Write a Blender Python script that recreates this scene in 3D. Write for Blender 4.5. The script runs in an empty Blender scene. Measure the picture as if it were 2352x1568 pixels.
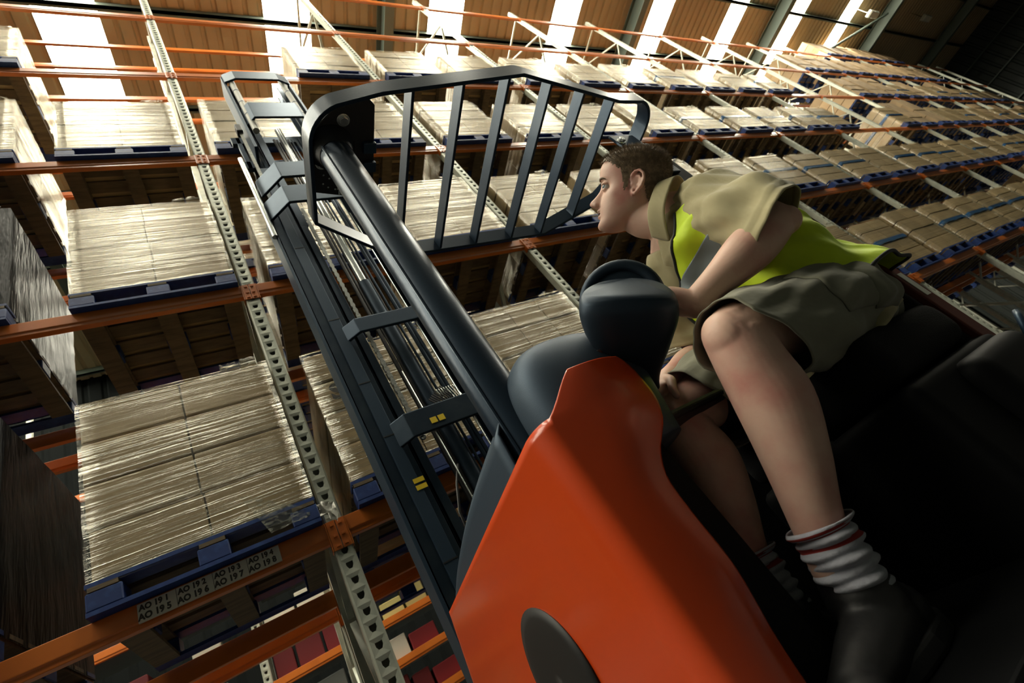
import bpy, bmesh, math, random
from mathutils import Vector as V, Matrix
random.seed(7)
S = bpy.context.scene
COL = S.collection
PI = math.pi
ZC = 0.5                      # camera height above the warehouse floor

# ------------------------------------------------------------------ camera, world, exposure
RC = ((.8284082, -.22208253, -.51421708), (-.24408948, .68315386, -.68827402), (.50414302, .69568682, .51172225))
cd = bpy.data.cameras.new('camera'); cam = bpy.data.objects.new('camera', cd); COL.objects.link(cam)
cd.sensor_width = 36; cd.lens = 36 * 1093.03 / 2352; cd.clip_start = .02; cd.clip_end = 300
m = Matrix.Identity(4)
for i in range(3):
    m[i][0] = RC[0][i]; m[i][1] = -RC[1][i]; m[i][2] = -RC[2][i]
m[2][3] = ZC
cam.matrix_world = m
cd.dof.use_dof = True; cd.dof.focus_distance = 1.35; cd.dof.aperture_fstop = 5.0
S.camera = cam
w = bpy.data.worlds.new('world'); S.world = w; w.use_nodes = True
w.node_tree.nodes['Background'].inputs[0].default_value = (.75, .82, .9, 1)
w.node_tree.nodes['Background'].inputs[1].default_value = .0
SKY_STRENGTH = 29.0           # daylight coming through the translucent roof sheets
S.view_settings.view_transform = 'Standard'; S.view_settings.look = 'None'
S.view_settings.exposure = 0.0; S.view_settings.gamma = 1.0
S.view_settings.use_curve_mapping = False
S.cycles.max_bounces = 6; S.cycles.diffuse_bounces = 2; S.cycles.glossy_bounces = 3
S.cycles.transparent_max_bounces = 10; S.cycles.sample_clamp_indirect = 4.0
S.cycles.adaptive_threshold = .06
S.cycles.caustics_reflective = False; S.cycles.caustics_refractive = False

# ------------------------------------------------------------------ materials
MATS = {}
def M(name, col, rough=.5, metal=0., spec=.5, var=None, bump=None, coat=0., rnd=0., sheen=0., stretch=(1, 1, 1), sss=0., stint=None):
    mt = bpy.data.materials.new(name); MATS[name] = mt; mt.use_nodes = True
    nt = mt.node_tree; b = nt.nodes['Principled BSDF']; L = nt.links
    b.inputs['Base Color'].default_value = (*col, 1); b.inputs['Roughness'].default_value = rough
    b.inputs['Metallic'].default_value = metal; b.inputs['Specular IOR Level'].default_value = spec
    b.inputs['Coat Weight'].default_value = coat; b.inputs['Coat Roughness'].default_value = .12
    if stint: b.inputs['Specular Tint'].default_value = (*stint, 1)
    if sheen: b.inputs['Sheen Weight'].default_value = sheen
    if sss:
        b.inputs['Subsurface Weight'].default_value = sss; b.inputs['Subsurface Radius'].default_value = (.012, .005, .003)
        b.inputs['Subsurface Scale'].default_value = 1.0
    tc = nt.nodes.new('ShaderNodeTexCoord'); mp = nt.nodes.new('ShaderNodeMapping'); mp.inputs['Scale'].default_value = stretch
    L.new(tc.outputs['Object'], mp.inputs['Vector'])
    src = None
    if var:                                    # var = (scale, second colour, contrast lo, hi)
        n = nt.nodes.new('ShaderNodeTexNoise'); n.inputs['Scale'].default_value = var[0]; n.inputs['Detail'].default_value = 4
        L.new(mp.outputs[0], n.inputs['Vector'])
        cr = nt.nodes.new('ShaderNodeValToRGB'); cr.color_ramp.elements[0].position = var[2]; cr.color_ramp.elements[1].position = var[3]
        cr.color_ramp.elements[0].color = (*col, 1); cr.color_ramp.elements[1].color = (*var[1], 1)
        L.new(n.outputs['Fac'], cr.inputs[0]); src = cr.outputs[0]
    if rnd:
        oi = nt.nodes.new('ShaderNodeObjectInfo'); mr = nt.nodes.new('ShaderNodeMapRange')
        mr.inputs['To Min'].default_value = 1 - rnd; mr.inputs['To Max'].default_value = 1 + rnd * .6
        L.new(oi.outputs['Random'], mr.inputs[0])
        mx = nt.nodes.new('ShaderNodeVectorMath'); mx.operation = 'SCALE'
        if src: L.new(src, mx.inputs[0])
        else: mx.inputs[0].default_value = col
        L.new(mr.outputs[0], mx.inputs['Scale']); src = mx.outputs[0]
    if src: L.new(src, b.inputs['Base Color'])
    if bump:                                   # bump = (scale, strength, distance)
        n2 = nt.nodes.new('ShaderNodeTexNoise'); n2.inputs['Scale'].default_value = bump[0]; n2.inputs['Detail'].default_value = 3
        L.new(mp.outputs[0], n2.inputs['Vector'])
        bp = nt.nodes.new('ShaderNodeBump'); bp.inputs['Strength'].default_value = bump[1]; bp.inputs['Distance'].default_value = bump[2]
        L.new(n2.outputs['Fac'], bp.inputs['Height']); L.new(bp.outputs[0], b.inputs['Normal'])
    return mt
def film_mat(name, stretch, lo, hi, tint=(.9, .88, .78)):
    mt = bpy.data.materials.new(name); MATS[name] = mt; mt.use_nodes = True
    nt = mt.node_tree; L = nt.links; nt.nodes.remove(nt.nodes['Principled BSDF'])
    out = nt.nodes['Material Output']
    tc = nt.nodes.new('ShaderNodeTexCoord'); mp = nt.nodes.new('ShaderNodeMapping'); mp.inputs['Scale'].default_value = stretch
    oi = nt.nodes.new('ShaderNodeObjectInfo'); ml = nt.nodes.new('ShaderNodeMath'); ml.operation = 'MULTIPLY'; ml.inputs[1].default_value = 40
    L.new(oi.outputs['Random'], ml.inputs[0]); L.new(ml.outputs[0], mp.inputs['Location'])
    L.new(tc.outputs['Object'], mp.inputs['Vector'])
    n = nt.nodes.new('ShaderNodeTexNoise'); n.inputs['Scale'].default_value = 1; n.inputs['Detail'].default_value = 5; n.inputs['Distortion'].default_value = .06
    L.new(mp.outputs[0], n.inputs['Vector'])
    bp = nt.nodes.new('ShaderNodeBump'); bp.inputs['Strength'].default_value = .5; bp.inputs['Distance'].default_value = .010
    L.new(n.outputs['Fac'], bp.inputs['Height'])
    mr = nt.nodes.new('ShaderNodeMapRange'); mr.inputs[1].default_value = .47; mr.inputs[2].default_value = .70
    mr.inputs[3].default_value = lo; mr.inputs[4].default_value = hi
    L.new(n.outputs['Fac'], mr.inputs[0])
    tr = nt.nodes.new('ShaderNodeBsdfTransparent'); tr.inputs[0].default_value = (.97, .97, .95, 1)
    gl = nt.nodes.new('ShaderNodeBsdfGlossy'); gl.inputs['Roughness'].default_value = .14; gl.inputs['Color'].default_value = (*tint, 1)
    L.new(bp.outputs[0], gl.inputs['Normal'])
    mix = nt.nodes.new('ShaderNodeMixShader'); L.new(mr.outputs[0], mix.inputs[0]); L.new(tr.outputs[0], mix.inputs[1]); L.new(gl.outputs[0], mix.inputs[2])
    L.new(mix.outputs[0], out.inputs['Surface'])
    return mt
def emit_mat(name, col, s):
    mt = bpy.data.materials.new(name); MATS[name] = mt; mt.use_nodes = True
    nt = mt.node_tree; nt.nodes.remove(nt.nodes['Principled BSDF'])
    e = nt.nodes.new('ShaderNodeEmission'); e.inputs[0].default_value = (*col, 1); e.inputs[1].default_value = s
    nt.links.new(e.outputs[0], nt.nodes['Material Output'].inputs[0]); return mt

M('galv', (.60, .62, .52), .42, .25, var=(9, (.46, .49, .42), .4, .7), bump=(60, .15, .002))
M('orange_beam', (.72, .19, .022), .38, coat=.25, var=(3, (.58, .14, .02), .45, .75))
M('carton', (.46, .335, .175), .6, rnd=.14, var=(3, (.39, .28, .145), .4, .7), bump=(14, .12, .004))
M('carton_dark', (.40, .28, .15), .65, rnd=.2, var=(3, (.32, .22, .12), .4, .7))
M('ink', (.05, .045, .04), .7)
M('blue_paint', (.006, .034, .17), .55, rnd=.25, var=(14, (.02, .075, .26), .5, .75), bump=(30, .3, .004))
M('pallet_wood', (.17, .125, .075), .8, rnd=.25, var=(6, (.09, .07, .045), .4, .7), bump=(25, .4, .004), stretch=(1, 5, 5))
M('blue_film', (.03, .16, .42), .25, rnd=.2, coat=.5)
film_mat('film', (.45, .45, 130), .04, .66)
film_mat('film_dark', (5, 5, 9), .10, .45)
film_mat('film_stretched', (30, 30, 60), .12, .7)
M('film_loose', (.80, .78, .70), .25, coat=.6, bump=(40, .6, .01))
M('film_shade_black', (.004, .004, .005), .42, spec=.12, bump=(1, .8, .03), stretch=(16, 16, 3))  # film painted black, standing in for shade on two loads
M('wall_shade', (.006, .007, .007), .9, spec=.03)  # wall panel blackened: the gloom at the back is put into its colour
M('maroon', (.10, .014, .006), .5)
M('roof_tan', (.58, .44, .26), .6, var=(.8, (.52, .39, .23), .4, .7))
M('steel_green', (.11, .14, .115), .5, .1)
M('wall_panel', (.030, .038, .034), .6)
M('concrete', (.045, .045, .043), .6, var=(2, (.03, .03, .029), .4, .7))
emit_mat('skylight', (1, .945, .76), SKY_STRENGTH)
M('guard_paint', (.011, .020, .034), .30, spec=.5, coat=.06, bump=(140, .25, .0012), stint=(.5, .72, 1.))
M('mast_paint', (.011, .018, .028), .36, .2, var=(6, (.025, .034, .042), .4, .7), stint=(.5, .72, 1.))
M('mast_blue', (.022, .038, .060), .42, .1, stint=(.5, .72, 1.))
M('black_part', (.006, .006, .007), .45)
M('steel', (.55, .57, .55), .25, 1.)
M('chain_steel', (.40, .41, .38), .35, 1.)
M('plastic_grey', (.028, .042, .060), .48, spec=.5, bump=(420, .35, .0007), stint=(.5, .72, 1.))
M('plastic_dark', (.012, .018, .026), .5, bump=(420, .35, .0007), stint=(.5, .72, 1.))
M('orange_body', (.60, .062, .009), .3, spec=.4, coat=.35)
M('oval_black', (.006, .006, .006), .6)
M('yellow_mark', (.85, .62, .02), .5)
M('seat_black', (.0025, .0025, .003), .9, spec=.2, bump=(300, .6, .002))
M('black_body', (.0014, .0016, .002), .6, spec=.12)
M('white_label', (.75, .74, .66), .5)
M('skin', (.72, .47, .37), .48, spec=.4, var=(11, (.62, .29, .24), .46, .72), bump=(160, .22, .0015), sss=.12)
M('hair', (.15, .105, .062), .6, var=(90, (.26, .19, .12), .45, .65))
M('eye_white', (.75, .73, .70), .15, coat=.8)
M('iris', (.10, .16, .19), .15, coat=.8)
M('lip', (.42, .17, .13), .45)
M('mouth_dark', (.05, .015, .012), .6)
M('shirt', (.42, .37, .205), .85, sheen=.2, bump=(13, .45, .016), stretch=(1, 1.3, .55), var=(4, (.37, .325, .18), .4, .7))
M('vest', (.62, .82, .018), .65, sheen=.1, bump=(10, .6, .02))
M('reflective', (.20, .235, .25), .5, .2, bump=(30, .2, .004))
M('trim_black', (.010, .011, .012), .7)
M('shorts', (.23, .225, .165), .9, sheen=.15, bump=(13, .45, .016), stretch=(.6, 1.2, 1.2), var=(5, (.19, .19, .14), .4, .7))
M('sock', (.46, .47, .54), .95, bump=(90, .7, .004))
M('sock_red', (.28, .025, .02), .9)
M('shoe', (.008, .008, .009), .5, bump=(60, .3, .003))
M('goods_red', (.17, .012, .018), .5, rnd=.35)
M('goods_white', (.66, .64, .55), .6, rnd=.25)
M('goods_grey', (.10, .115, .11), .6, rnd=.4)
M('goods_yellow', (.55, .50, .20), .6, rnd=.3)

# ------------------------------------------------------------------ helpers
def tag(o, label=None, cat=None, group=None, kind=None):
    if label: o['label'] = label
    if cat: o['category'] = cat
    if group: o['group'] = group
    if kind: o['kind'] = kind
    return o
def empty(name, loc, rz=0.):
    o = bpy.data.objects.new(name, None); COL.objects.link(o); o.location = loc; o.rotation_euler = (0, 0, rz)
    o.empty_display_size = .1; return o
def wloc(p):
    l = V((0, 0, 0))
    while p is not None:
        l += p.location; p = p.parent
    return l
class MB:
    """collects shapes in world coordinates; z given relative to the camera when off = ZC"""
    def __init__(s, off=0.): s.v = []; s.f = []; s.off = V((0, 0, off))
    def add(s, vs, fs):
        k = len(s.v); s.v += [V(a) for a in vs]; s.f += [tuple(i + k for i in f) for f in fs]; return s
    def box(s, c, d, rz=0., ax=None):
        x, y, z = (q / 2 for q in d); P = []
        for i in (-1, 1):
            for j in (-1, 1):
                for k in (-1, 1):
                    p = V((i * x, j * y, k * z))
                    if rz: p = Matrix.Rotation(rz, 3, 'Z') @ p
                    if ax: p = ax[0] * p.x + ax[1] * p.y + ax[2] * p.z
                    P.append(V(c) + p)
        return s.add(P, [(0, 1, 3, 2), (4, 6, 7, 5), (0, 4, 5, 1), (2, 3, 7, 6), (0, 2, 6, 4), (1, 5, 7, 3)])
    def b2(s, a, b): return s.box([(a[i] + b[i]) / 2 for i in range(3)], [abs(b[i] - a[i]) for i in range(3)])
    def bar(s, a, b, wd, ht, up=(0, 0, 1)):
        a = V(a); b = V(b); d = b - a; L = d.length; d.normalize(); sx = d.cross(V(up))
        if sx.length < 1e-4: sx = d.cross(V((1, 0, 0)))
        sx.normalize(); u = sx.cross(d)
        return s.box((a + b) / 2, (L, wd, ht), ax=(d, sx, u))
    def tube(s, pts, r, n=10, closed=False, caps=True):
        pts = [V(p) for p in pts]; N = len(pts); rr = r if hasattr(r, '__len__') else [r] * N
        ref = None; vs = []; fs = []
        for i, p in enumerate(pts):
            if closed: t = pts[(i + 1) % N] - pts[i - 1]
            else: t = pts[min(i + 1, N - 1)] - pts[max(i - 1, 0)]
            t.normalize()
            if ref is None:
                ref = t.cross(V((0, 0, 1)) if abs(t.z) < .9 else V((1, 0, 0)))
            ref = ref - t * ref.dot(t); ref.normalize(); bn = t.cross(ref)
            for j in range(n):
                a = 2 * PI * j / n; vs.append(p + (ref * math.cos(a) + bn * math.sin(a)) * rr[i])
        for i in range(N if closed else N - 1):
            i2 = (i + 1) % N
            for j in range(n): fs.append((i * n + j, i * n + (j + 1) % n, i2 * n + (j + 1) % n, i2 * n + j))
        if caps and not closed:
            fs.append(tuple(reversed(range(n)))); fs.append(tuple((N - 1) * n + j for j in range(n)))
        return s.add(vs, fs)
    def grid(s, nu, nv, fn, cu=False, cv=False, capu=False):
        vs = [fn(i / (nu if cu else nu - 1), j / (nv if cv else nv - 1)) for i in range(nu) for j in range(nv)]; fs = []
        for i in range(nu if cu else nu - 1):
            for j in range(nv if cv else nv - 1):
                a = i * nv + j; b = i * nv + (j + 1) % nv; c = ((i + 1) % nu) * nv + (j + 1) % nv; d = ((i + 1) % nu) * nv + j
                fs.append((a, b, c, d))
        if capu:
            fs.append(tuple(reversed(range(nv)))); fs.append(tuple((nu - 1) * nv + j for j in range(nv)))
        return s.add(vs, fs)
    def ell(s, c, r, ax=None, nu=14, nv=20):
        c = V(c); A = ax or (V((1, 0, 0)), V((0, 1, 0)), V((0, 0, 1)))
        def fn(u, v):
            th = PI * (.02 + .96 * u); ph = 2 * PI * v
            return c + A[0] * (r[0] * math.sin(th) * math.cos(ph)) + A[1] * (r[1] * math.sin(th) * math.sin(ph)) + A[2] * (r[2] * math.cos(th))
        return s.grid(nu, nv, fn, cv=True, capu=True)
    def limb(s, pts, rad, n=20):
        """closed tapered tube with rounded ends; rad = radius or (ra, rb)"""
        pts = [V(p) for p in pts]; rad = list(rad)
        if len(pts) > 2:                       # round the path and the taper off
            tp = [0.]
            for a, b in zip(pts, pts[1:]): tp.append(tp[-1] + max((b - a).length, 1e-4))
            ns = 5 * (len(pts) - 1) + 1; ts = [tp[-1] * i / (ns - 1) for i in range(ns)]
            P2 = [V([smooth_lerp([(t, q[k]) for t, q in zip(tp, pts)], x) for k in range(3)]) for x in ts]
            rad = [smooth_lerp(list(zip(tp, rad)), x) for x in ts]; pts = P2
        d0 = (pts[0] - pts[1]).normalized(); d1 = (pts[-1] - pts[-2]).normalized()
        r0 = rad[0]; r1 = rad[-1]
        P = [pts[0] + d0 * r0 * .95] + [pts[0] + d0 * r0 * .7] + pts + [pts[-1] + d1 * r1 * .7] + [pts[-1] + d1 * r1 * .95]
        Rr = [r0 * .25, r0 * .72] + list(rad) + [r1 * .72, r1 * .25]
        return s.tube(P, Rr, n)
    def prism(s, poly, z0, z1):
        n = len(poly); vs = [V((p[0], p[1], z0)) for p in poly] + [V((p[0], p[1], z1)) for p in poly]
        fs = [tuple(reversed(range(n))), tuple(range(n, 2 * n))] + [(i, (i + 1) % n, n + (i + 1) % n, n + i) for i in range(n)]
        return s.add(vs, fs)
    def prism_ax(s, poly, o, e1, e2, e3, t):
        n = len(poly); o = V(o); e1 = V(e1); e2 = V(e2); e3 = V(e3)
        vs = [o + e1 * a + e2 * b for a, b in poly] + [o + e1 * a + e2 * b + e3 * t for a, b in poly]
        fs = [tuple(reversed(range(n))), tuple(range(n, 2 * n))] + [(i, (i + 1) % n, n + (i + 1) % n, n + i) for i in range(n)]
        return s.add(vs, fs)
    def mesh(s, name, mat, smooth=False, bevel=0., seg=2, sub=None):
        sub = sub or V((0, 0, 0))
        me = bpy.data.meshes.new(name); me.from_pydata([tuple(v + s.off - sub) for v in s.v], [], s.f); me.update()
        bm = bmesh.new(); bm.from_mesh(me)
        if name == 'side_cover': bmesh.ops.remove_doubles(bm, verts=bm.verts, dist=.0015)
        bmesh.ops.recalc_face_normals(bm, faces=bm.faces)
        if bevel:
            es = [e for e in bm.edges if len(e.link_faces) == 2 and e.calc_face_angle(0) > .5]
            bmesh.ops.bevel(bm, geom=es, offset=bevel, segments=seg, profile=.6, affect='EDGES', clamp_overlap=True)
        bm.to_mesh(me); bm.free()
        if smooth:
            me.polygons.foreach_set('use_smooth', [True] * len(me.polygons))
            if smooth != 'all':
                try: me.set_sharp_from_angle(angle=math.radians(42))
                except Exception: pass
        me.materials.append(MATS[mat] if isinstance(mat, str) else mat)
        return me
    def build(s, name, mat, parent=None, smooth=False, bevel=0., seg=2, solid=0.):
        sub = wloc(parent) if parent else V((0, 0, 0))
        o = bpy.data.objects.new(name, s.mesh(name, mat, smooth, bevel, seg, sub)); COL.objects.link(o); o.parent = parent
        if solid:
            md = o.modifiers.new('thickness', 'SOLIDIFY'); md.thickness = solid; md.offset = 0
        return o
def lerp(tab, x):
    if x <= tab[0][0]: return tab[0][1]
    for (a, p), (b, q) in zip(tab, tab[1:]):
        if x <= b:
            t = (x - a) / (b - a); t = t * t * (3 - 2 * t) if False else t
            return p + (q - p) * t
    return tab[-1][1]
def smooth_lerp(tab, x):
    """Catmull-Rom through (x, value) pairs"""
    n = len(tab)
    if x <= tab[0][0]: return tab[0][1]
    if x >= tab[-1][0]: return tab[-1][1]
    for i in range(n - 1):
        if x <= tab[i + 1][0]:
            a = tab[max(i - 1, 0)]; b = tab[i]; c = tab[i + 1]; d = tab[min(i + 2, n - 1)]
            h = c[0] - b[0]; t = (x - b[0]) / h
            m0 = (c[1] - a[1]) / max(c[0] - a[0], 1e-6) * h; m1 = (d[1] - b[1]) / max(d[0] - b[0], 1e-6) * h
            return (2 * t**3 - 3 * t**2 + 1) * b[1] + (t**3 - 2 * t**2 + t) * m0 + (-2 * t**3 + 3 * t**2) * c[1] + (t**3 - t**2) * m1
def struct(o): o['kind'] = 'structure'; return o
def text_mesh(body, size):
    cu = bpy.data.curves.new('lettering', 'FONT'); cu.body = body; cu.size = size; cu.align_x = 'CENTER'; cu.align_y = 'CENTER'
    cu.offset = size * .05; cu.resolution_u = 3
    o = bpy.data.objects.new('lettering', cu); COL.objects.link(o)
    dg = bpy.context.evaluated_depsgraph_get(); me = bpy.data.meshes.new_from_object(o.evaluated_get(dg))
    bpy.data.objects.remove(o); bpy.data.curves.remove(cu)
    me.materials.clear(); me.materials.append(MATS['ink']); return me
ORD = ['first', 'second', 'third', 'fourth', 'fifth', 'sixth', 'seventh', 'eighth', 'ninth', 'tenth', 'eleventh', 'twelfth', 'thirteenth', 'fourteenth', 'fifteenth', 'sixteenth', 'seventeenth']

# ------------------------------------------------------------------ building shell
XL, XR, YB, YF, ZR = -20., 46., 15., -2.7, 14.5 + ZC
struct(MB().b2((XL, YF, -.12), (XR, YB, 0)).build('floor', 'concrete'))
strips = [-1.57 + 4.34 * k for k in range(-4, 8)]
roof = MB(); xs = []
edges = [XL] + [q for s_ in strips for q in (s_, s_ + 1.08)] + [XR]
prof = []
for a, b in zip(edges[::2], edges[1::2]):
    n = max(1, round((b - a) / .33)); st = (b - a) / n
    P = []
    for i in range(n):
        x = a + i * st
        P += [(x, 0), (x + st * .62, 0), (x + st * .72, .05), (x + st * .90, .05)]
    P.append((b, 0))
    vs = [V((x, YF, ZR + z)) for x, z in P] + [V((x, YB, ZR + z)) for x, z in P]; k = len(P)
    roof.add(vs, [(i, i + 1, k + i + 1, k + i) for i in range(k - 1)])
ceiling = struct(roof.build('ceiling', 'roof_tan'))
for i, x in enumerate(strips):
    o = MB().b2((x, YF, ZR + .01), (x + 1.08, YB, ZR + .03)).build('window_%d' % (i + 1), 'skylight'); struct(o)
pt = 1
for k in range(-3, 6):
    y = 4.05 + 2.1 * k
    o = MB().b2((XL, y - .035, ZR - .2), (XR, y + .035, ZR - .002))
    o.b2((XL, y - .035, ZR - .2), (XR, y + .08, ZR - .185)); struct(o.build('trim_%d' % pt, 'steel_green')); pt += 1
for x in (-12., -3.1, 5.65, 14.65, 23.0, 32.2, 41.):
    o = MB(); o.b2((x - .13, YF, ZR - .225), (x + .13, YB, ZR - .2)); o.b2((x - .012, YF, ZR - .72), (x + .012, YB, ZR - .2)); o.b2((x - .13, YF, ZR - .745), (x + .13, YB, ZR - .72))
    struct(o.build('trim_%d' % pt, 'steel_green')); pt += 1
def corr_wall(name, a, b, axis):
    o = MB(); n = round((b - a) / .5); P = []
    for i in range(n):
        t = a + i * (b - a) / n; st = (b - a) / n
        P += [(t, 0), (t + st * .6, 0), (t + st * .7, .04), (t + st * .9, .04)]
    P.append((b, 0)); k = len(P)
    if axis[0] == 'X': f = lambda t, d, z: V((axis[1] + d * axis[2], t, z))
    else: f = lambda t, d, z: V((t, axis[1] + d * axis[2], z))
    o.add([f(t, d, 0) for t, d in P] + [f(t, d, ZR) for t, d in P], [(i, i + 1, k + i + 1, k + i) for i in range(k - 1)])
    return struct(o.build(name, 'wall_shade' if name == 'wall_back' else 'wall_panel'))
corr_wall('wall_right', YF, YB, ('X', XR, 1)); corr_wall('wall_left', YF, YB, ('X', XL, -1))
corr_wall('wall_back', XL, XR, ('Y', YB, 1)); corr_wall('wall_light_block', XL, XR, ('Y', YF, -1))  # front side: unseen wall placed near to block light low in the aisle
for z in (6.3, 8.2, 10.1, 12., 13.6):
    struct(MB().b2((XR - .22, YF, z - .04), (XR, YB, z + .04)).build('trim_%d' % pt, 'steel_green')); pt += 1
tb = MB().tube([(31.9, 1.2, ZR - .55), (25.5, 3.8, ZR - 1.2)], .06, 8); struct(tb.build('trim_%d' % pt, 'steel_green', smooth=True)); pt += 1

# ------------------------------------------------------------------ racking
PITCH = 2.8; X0 = .288
def ux(u): return X0 + PITCH * (u - 1)
YFR = 2.91; YRE = 4.16
LV = {'D': 1.255, 'C': 3.465, 'B': 5.665, 'A': 7.865, 'T': 10.07, 'S': 12.38}
LV = {k: v + ZC for k, v in LV.items()}
LNAME = {'D': 'lowest', 'C': 'second', 'B': 'third', 'A': 'fourth', 'T': 'fifth', 'S': 'topmost'}
HP = .089; PH = 13.42
def post_mesh():
    o = MB(); n = int(PH / HP)
    hole = [(-.019, .066), (.019, .066), (.019, .046), (.009, .028), (-.009, .028), (-.019, .046)]
    for i in range(n):
        z = i * HP
        out = [(-.042, HP), (.042, HP), (.042, HP / 2), (.042, 0), (-.042, 0), (-.042, HP / 2)]
        vs = [V((x, 0, z + q)) for x, q in out] + [V((x, .003, z + q)) for x, q in hole] + [V((x, .016, z + q + .004)) for x, q in hole]
        fs = []
        for j in range(6):
            k = (j + 1) % 6; fs += [(j, k, 6 + k, 6 + j), (6 + j, 6 + k, 12 + k, 12 + j)]
        o.add(vs, fs)
    H = n * HP
    for sx in (-1, 1):
        for (xa, ya), (xb, yb) in (((.042, 0), (.052, .012)), ((.052, .012), (.052, .085)), ((.052, .085), (.03, .085))):
            o.add([V((sx * xa, ya, 0)), V((sx * xb, yb, 0)), V((sx * xb, yb, H)), V((sx * xa, ya, H))], [(0, 1, 2, 3)])
    o.add([V((-.03, .085, 0)), V((.03, .085, 0)), V((.03, .085, H)), V((-.03, .085, H))], [(0, 1, 2, 3)])
    o.box((0, .04, .005), (.104, .13, .01))
    return o.mesh('post', 'galv')
ME_POST = post_mesh()
def brace_mesh(h):
    o = MB(); D = YRE - YFR - .1; o.bar((0, .07, 0), (0, D, h), .03, .045, up=(1, 0, 0)); return o.mesh('brace', 'galv')
ME_BR = brace_mesh(1.1); ME_BH = brace_mesh(0)
def obj(name, me, parent, loc=(0, 0, 0), rz=0.):
    o = bpy.data.objects.new(name, me); COL.objects.link(o); o.parent = parent; o.location = loc
    if rz: o.rotation_euler = (0, 0, rz)
    return o
def upright(x, y, label, group, brace=True):
    e = empty('upright_frame', (x, y, 0)); tag(e, label, 'rack frame', group)
    obj('post', ME_POST, e); obj('post', ME_POST, e, (0, YRE - YFR, 0), PI)
    if brace:
        z = .35
        for i in range(11):
            if i % 2 == 0: obj('brace', ME_BR, e, (0, 0, z))
            else: obj('brace', ME_BR, e, (0, YRE - YFR, z), PI)
            z += 1.15
        obj('brace', ME_BH, e, (0, 0, z))
    return e
def beam_meshes():
    L = PITCH - .104; o = MB(); h = .125; d = .052
    P = [(0, 0), (0, -h + .035), (.008, -h + .028), (.008, -h), (d, -h), (d, 0)]
    n = len(P); vs = [V((-L / 2, y, z)) for y, z in P] + [V((L / 2, y, z)) for y, z in P]
    o.add(vs, [tuple(reversed(range(n))), tuple(range(n, 2 * n))] + [(i, (i + 1) % n, n + (i + 1) % n, n + i) for i in range(n)])
    me = o.mesh('pallet_beam', 'orange_beam', bevel=.004)
    c = MB(); c.box((0, -.006, -.092), (.05, .006, .18)); c.box((.03, .02, -.092), (.006, .06, .18))
    c.box((-.004, -.012, -.03), (.022, .008, .016)); c.box((-.004, -.012, -.10), (.022, .008, .016)); c.box((-.004, -.012, -.16), (.022, .008, .012))
    return me, c.mesh('end_connector', 'orange_beam', bevel=.002)
ME_BEAM, ME_CON = beam_meshes()
def beam(u, y, z, label, group, flip=False):
    o = obj('pallet_beam', ME_BEAM, None, (ux(u) + PITCH / 2, y, z), PI if flip else 0)
    tag(o, label, 'rack beam', group, 'thing')
    obj('end_connector', ME_CON, o, (-PITCH / 2 + .027, 0, 0))
    c = obj('end_connector', ME_CON, o, (PITCH / 2 - .027, 0, 0)); c.scale = (-1, 1, 1)
    return o
NB = 15
for u in range(1, NB + 1):
    upright(ux(u), YFR, 'pale perforated upright frame, %s from the left in the front rack' % ORD[u - 1], 'front rack uprights')
for u in range(0, NB):
    for lv in LV:
        beam(u, YFR, LV[lv], 'orange front beam, %s level, %s bay from the left' % (LNAME[lv], ORD[u]), 'front rack beams')
        if u < 12:
            beam(u, YRE, LV[lv], 'orange rear beam of front rack, %s level, %s bay from the left' % (LNAME[lv], ORD[u]), 'front rack rear beams', True)
YB1 = 4.48; YB2 = YB1 + YRE - YFR
for u in range(1, 12):
    upright(ux(u), YB1, 'pale upright frame behind the front rack, %s from the left' % ORD[u - 1], 'back rack uprights', brace=u < 9)
for u in range(0, 11):
    for lv in LV:
        beam(u, YB1, LV[lv], 'orange beam of the rack behind, %s level, %s bay from the left' % (LNAME[lv], ORD[u]), 'back rack beams')
# location labels on the lowest beams
def label_strip(u, bay, n0, n1, parent):
    bx = ux(u) + PITCH / 2
    xa = bx + 1.4 - .12 - (.62 if bay == '19' else .55); L = .62
    xa = -.66 if bay == '19' else ux(2) - .12 - .62 - .55
    L = .64
    st = MB().b2((xa, YFR - .012, LV['D'] - .103), (xa + L, YFR - .0005, LV['D'] - .012)).build('label_strip', 'white_label', parent)
    tag(st, 'white location label strip')
    cw = L / 4
    for i in range(4):
        for r in range(2):
            me = text_mesh('AO %s %d' % (bay, i + 1 + 4 * r), .044 if r else .04)
            t = bpy.data.objects.new('lettering', me); COL.objects.link(t); t.parent = st
            t.rotation_euler = (PI / 2, 0, 0); t.scale = (.86, 1, 1)
            t.location = V((xa + cw * (i + .5) - .012, YFR - .0135, LV['D'] - (.036 if r == 0 else .080)))- wloc(parent)
    for i in range(1, 4):
        MB().b2((xa + cw * i - .001, YFR - .0128, LV['D'] - .103), (xa + cw * i + .001, YFR - .012, LV['D'] - .012)).build('divider', 'ink', st)
bl = {}
for o in COL.objects:
    if o.name.startswith('pallet_beam') and abs(o.location.y - YFR) < .01 and abs(o.location.z - LV['D']) < .01:
        bl[round((o.location.x - PITCH / 2 - X0) / PITCH + 1)] = o
label_strip(0, '19', 1, 8, bl[0]); label_strip(1, '18', 1, 8, bl[1])

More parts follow.
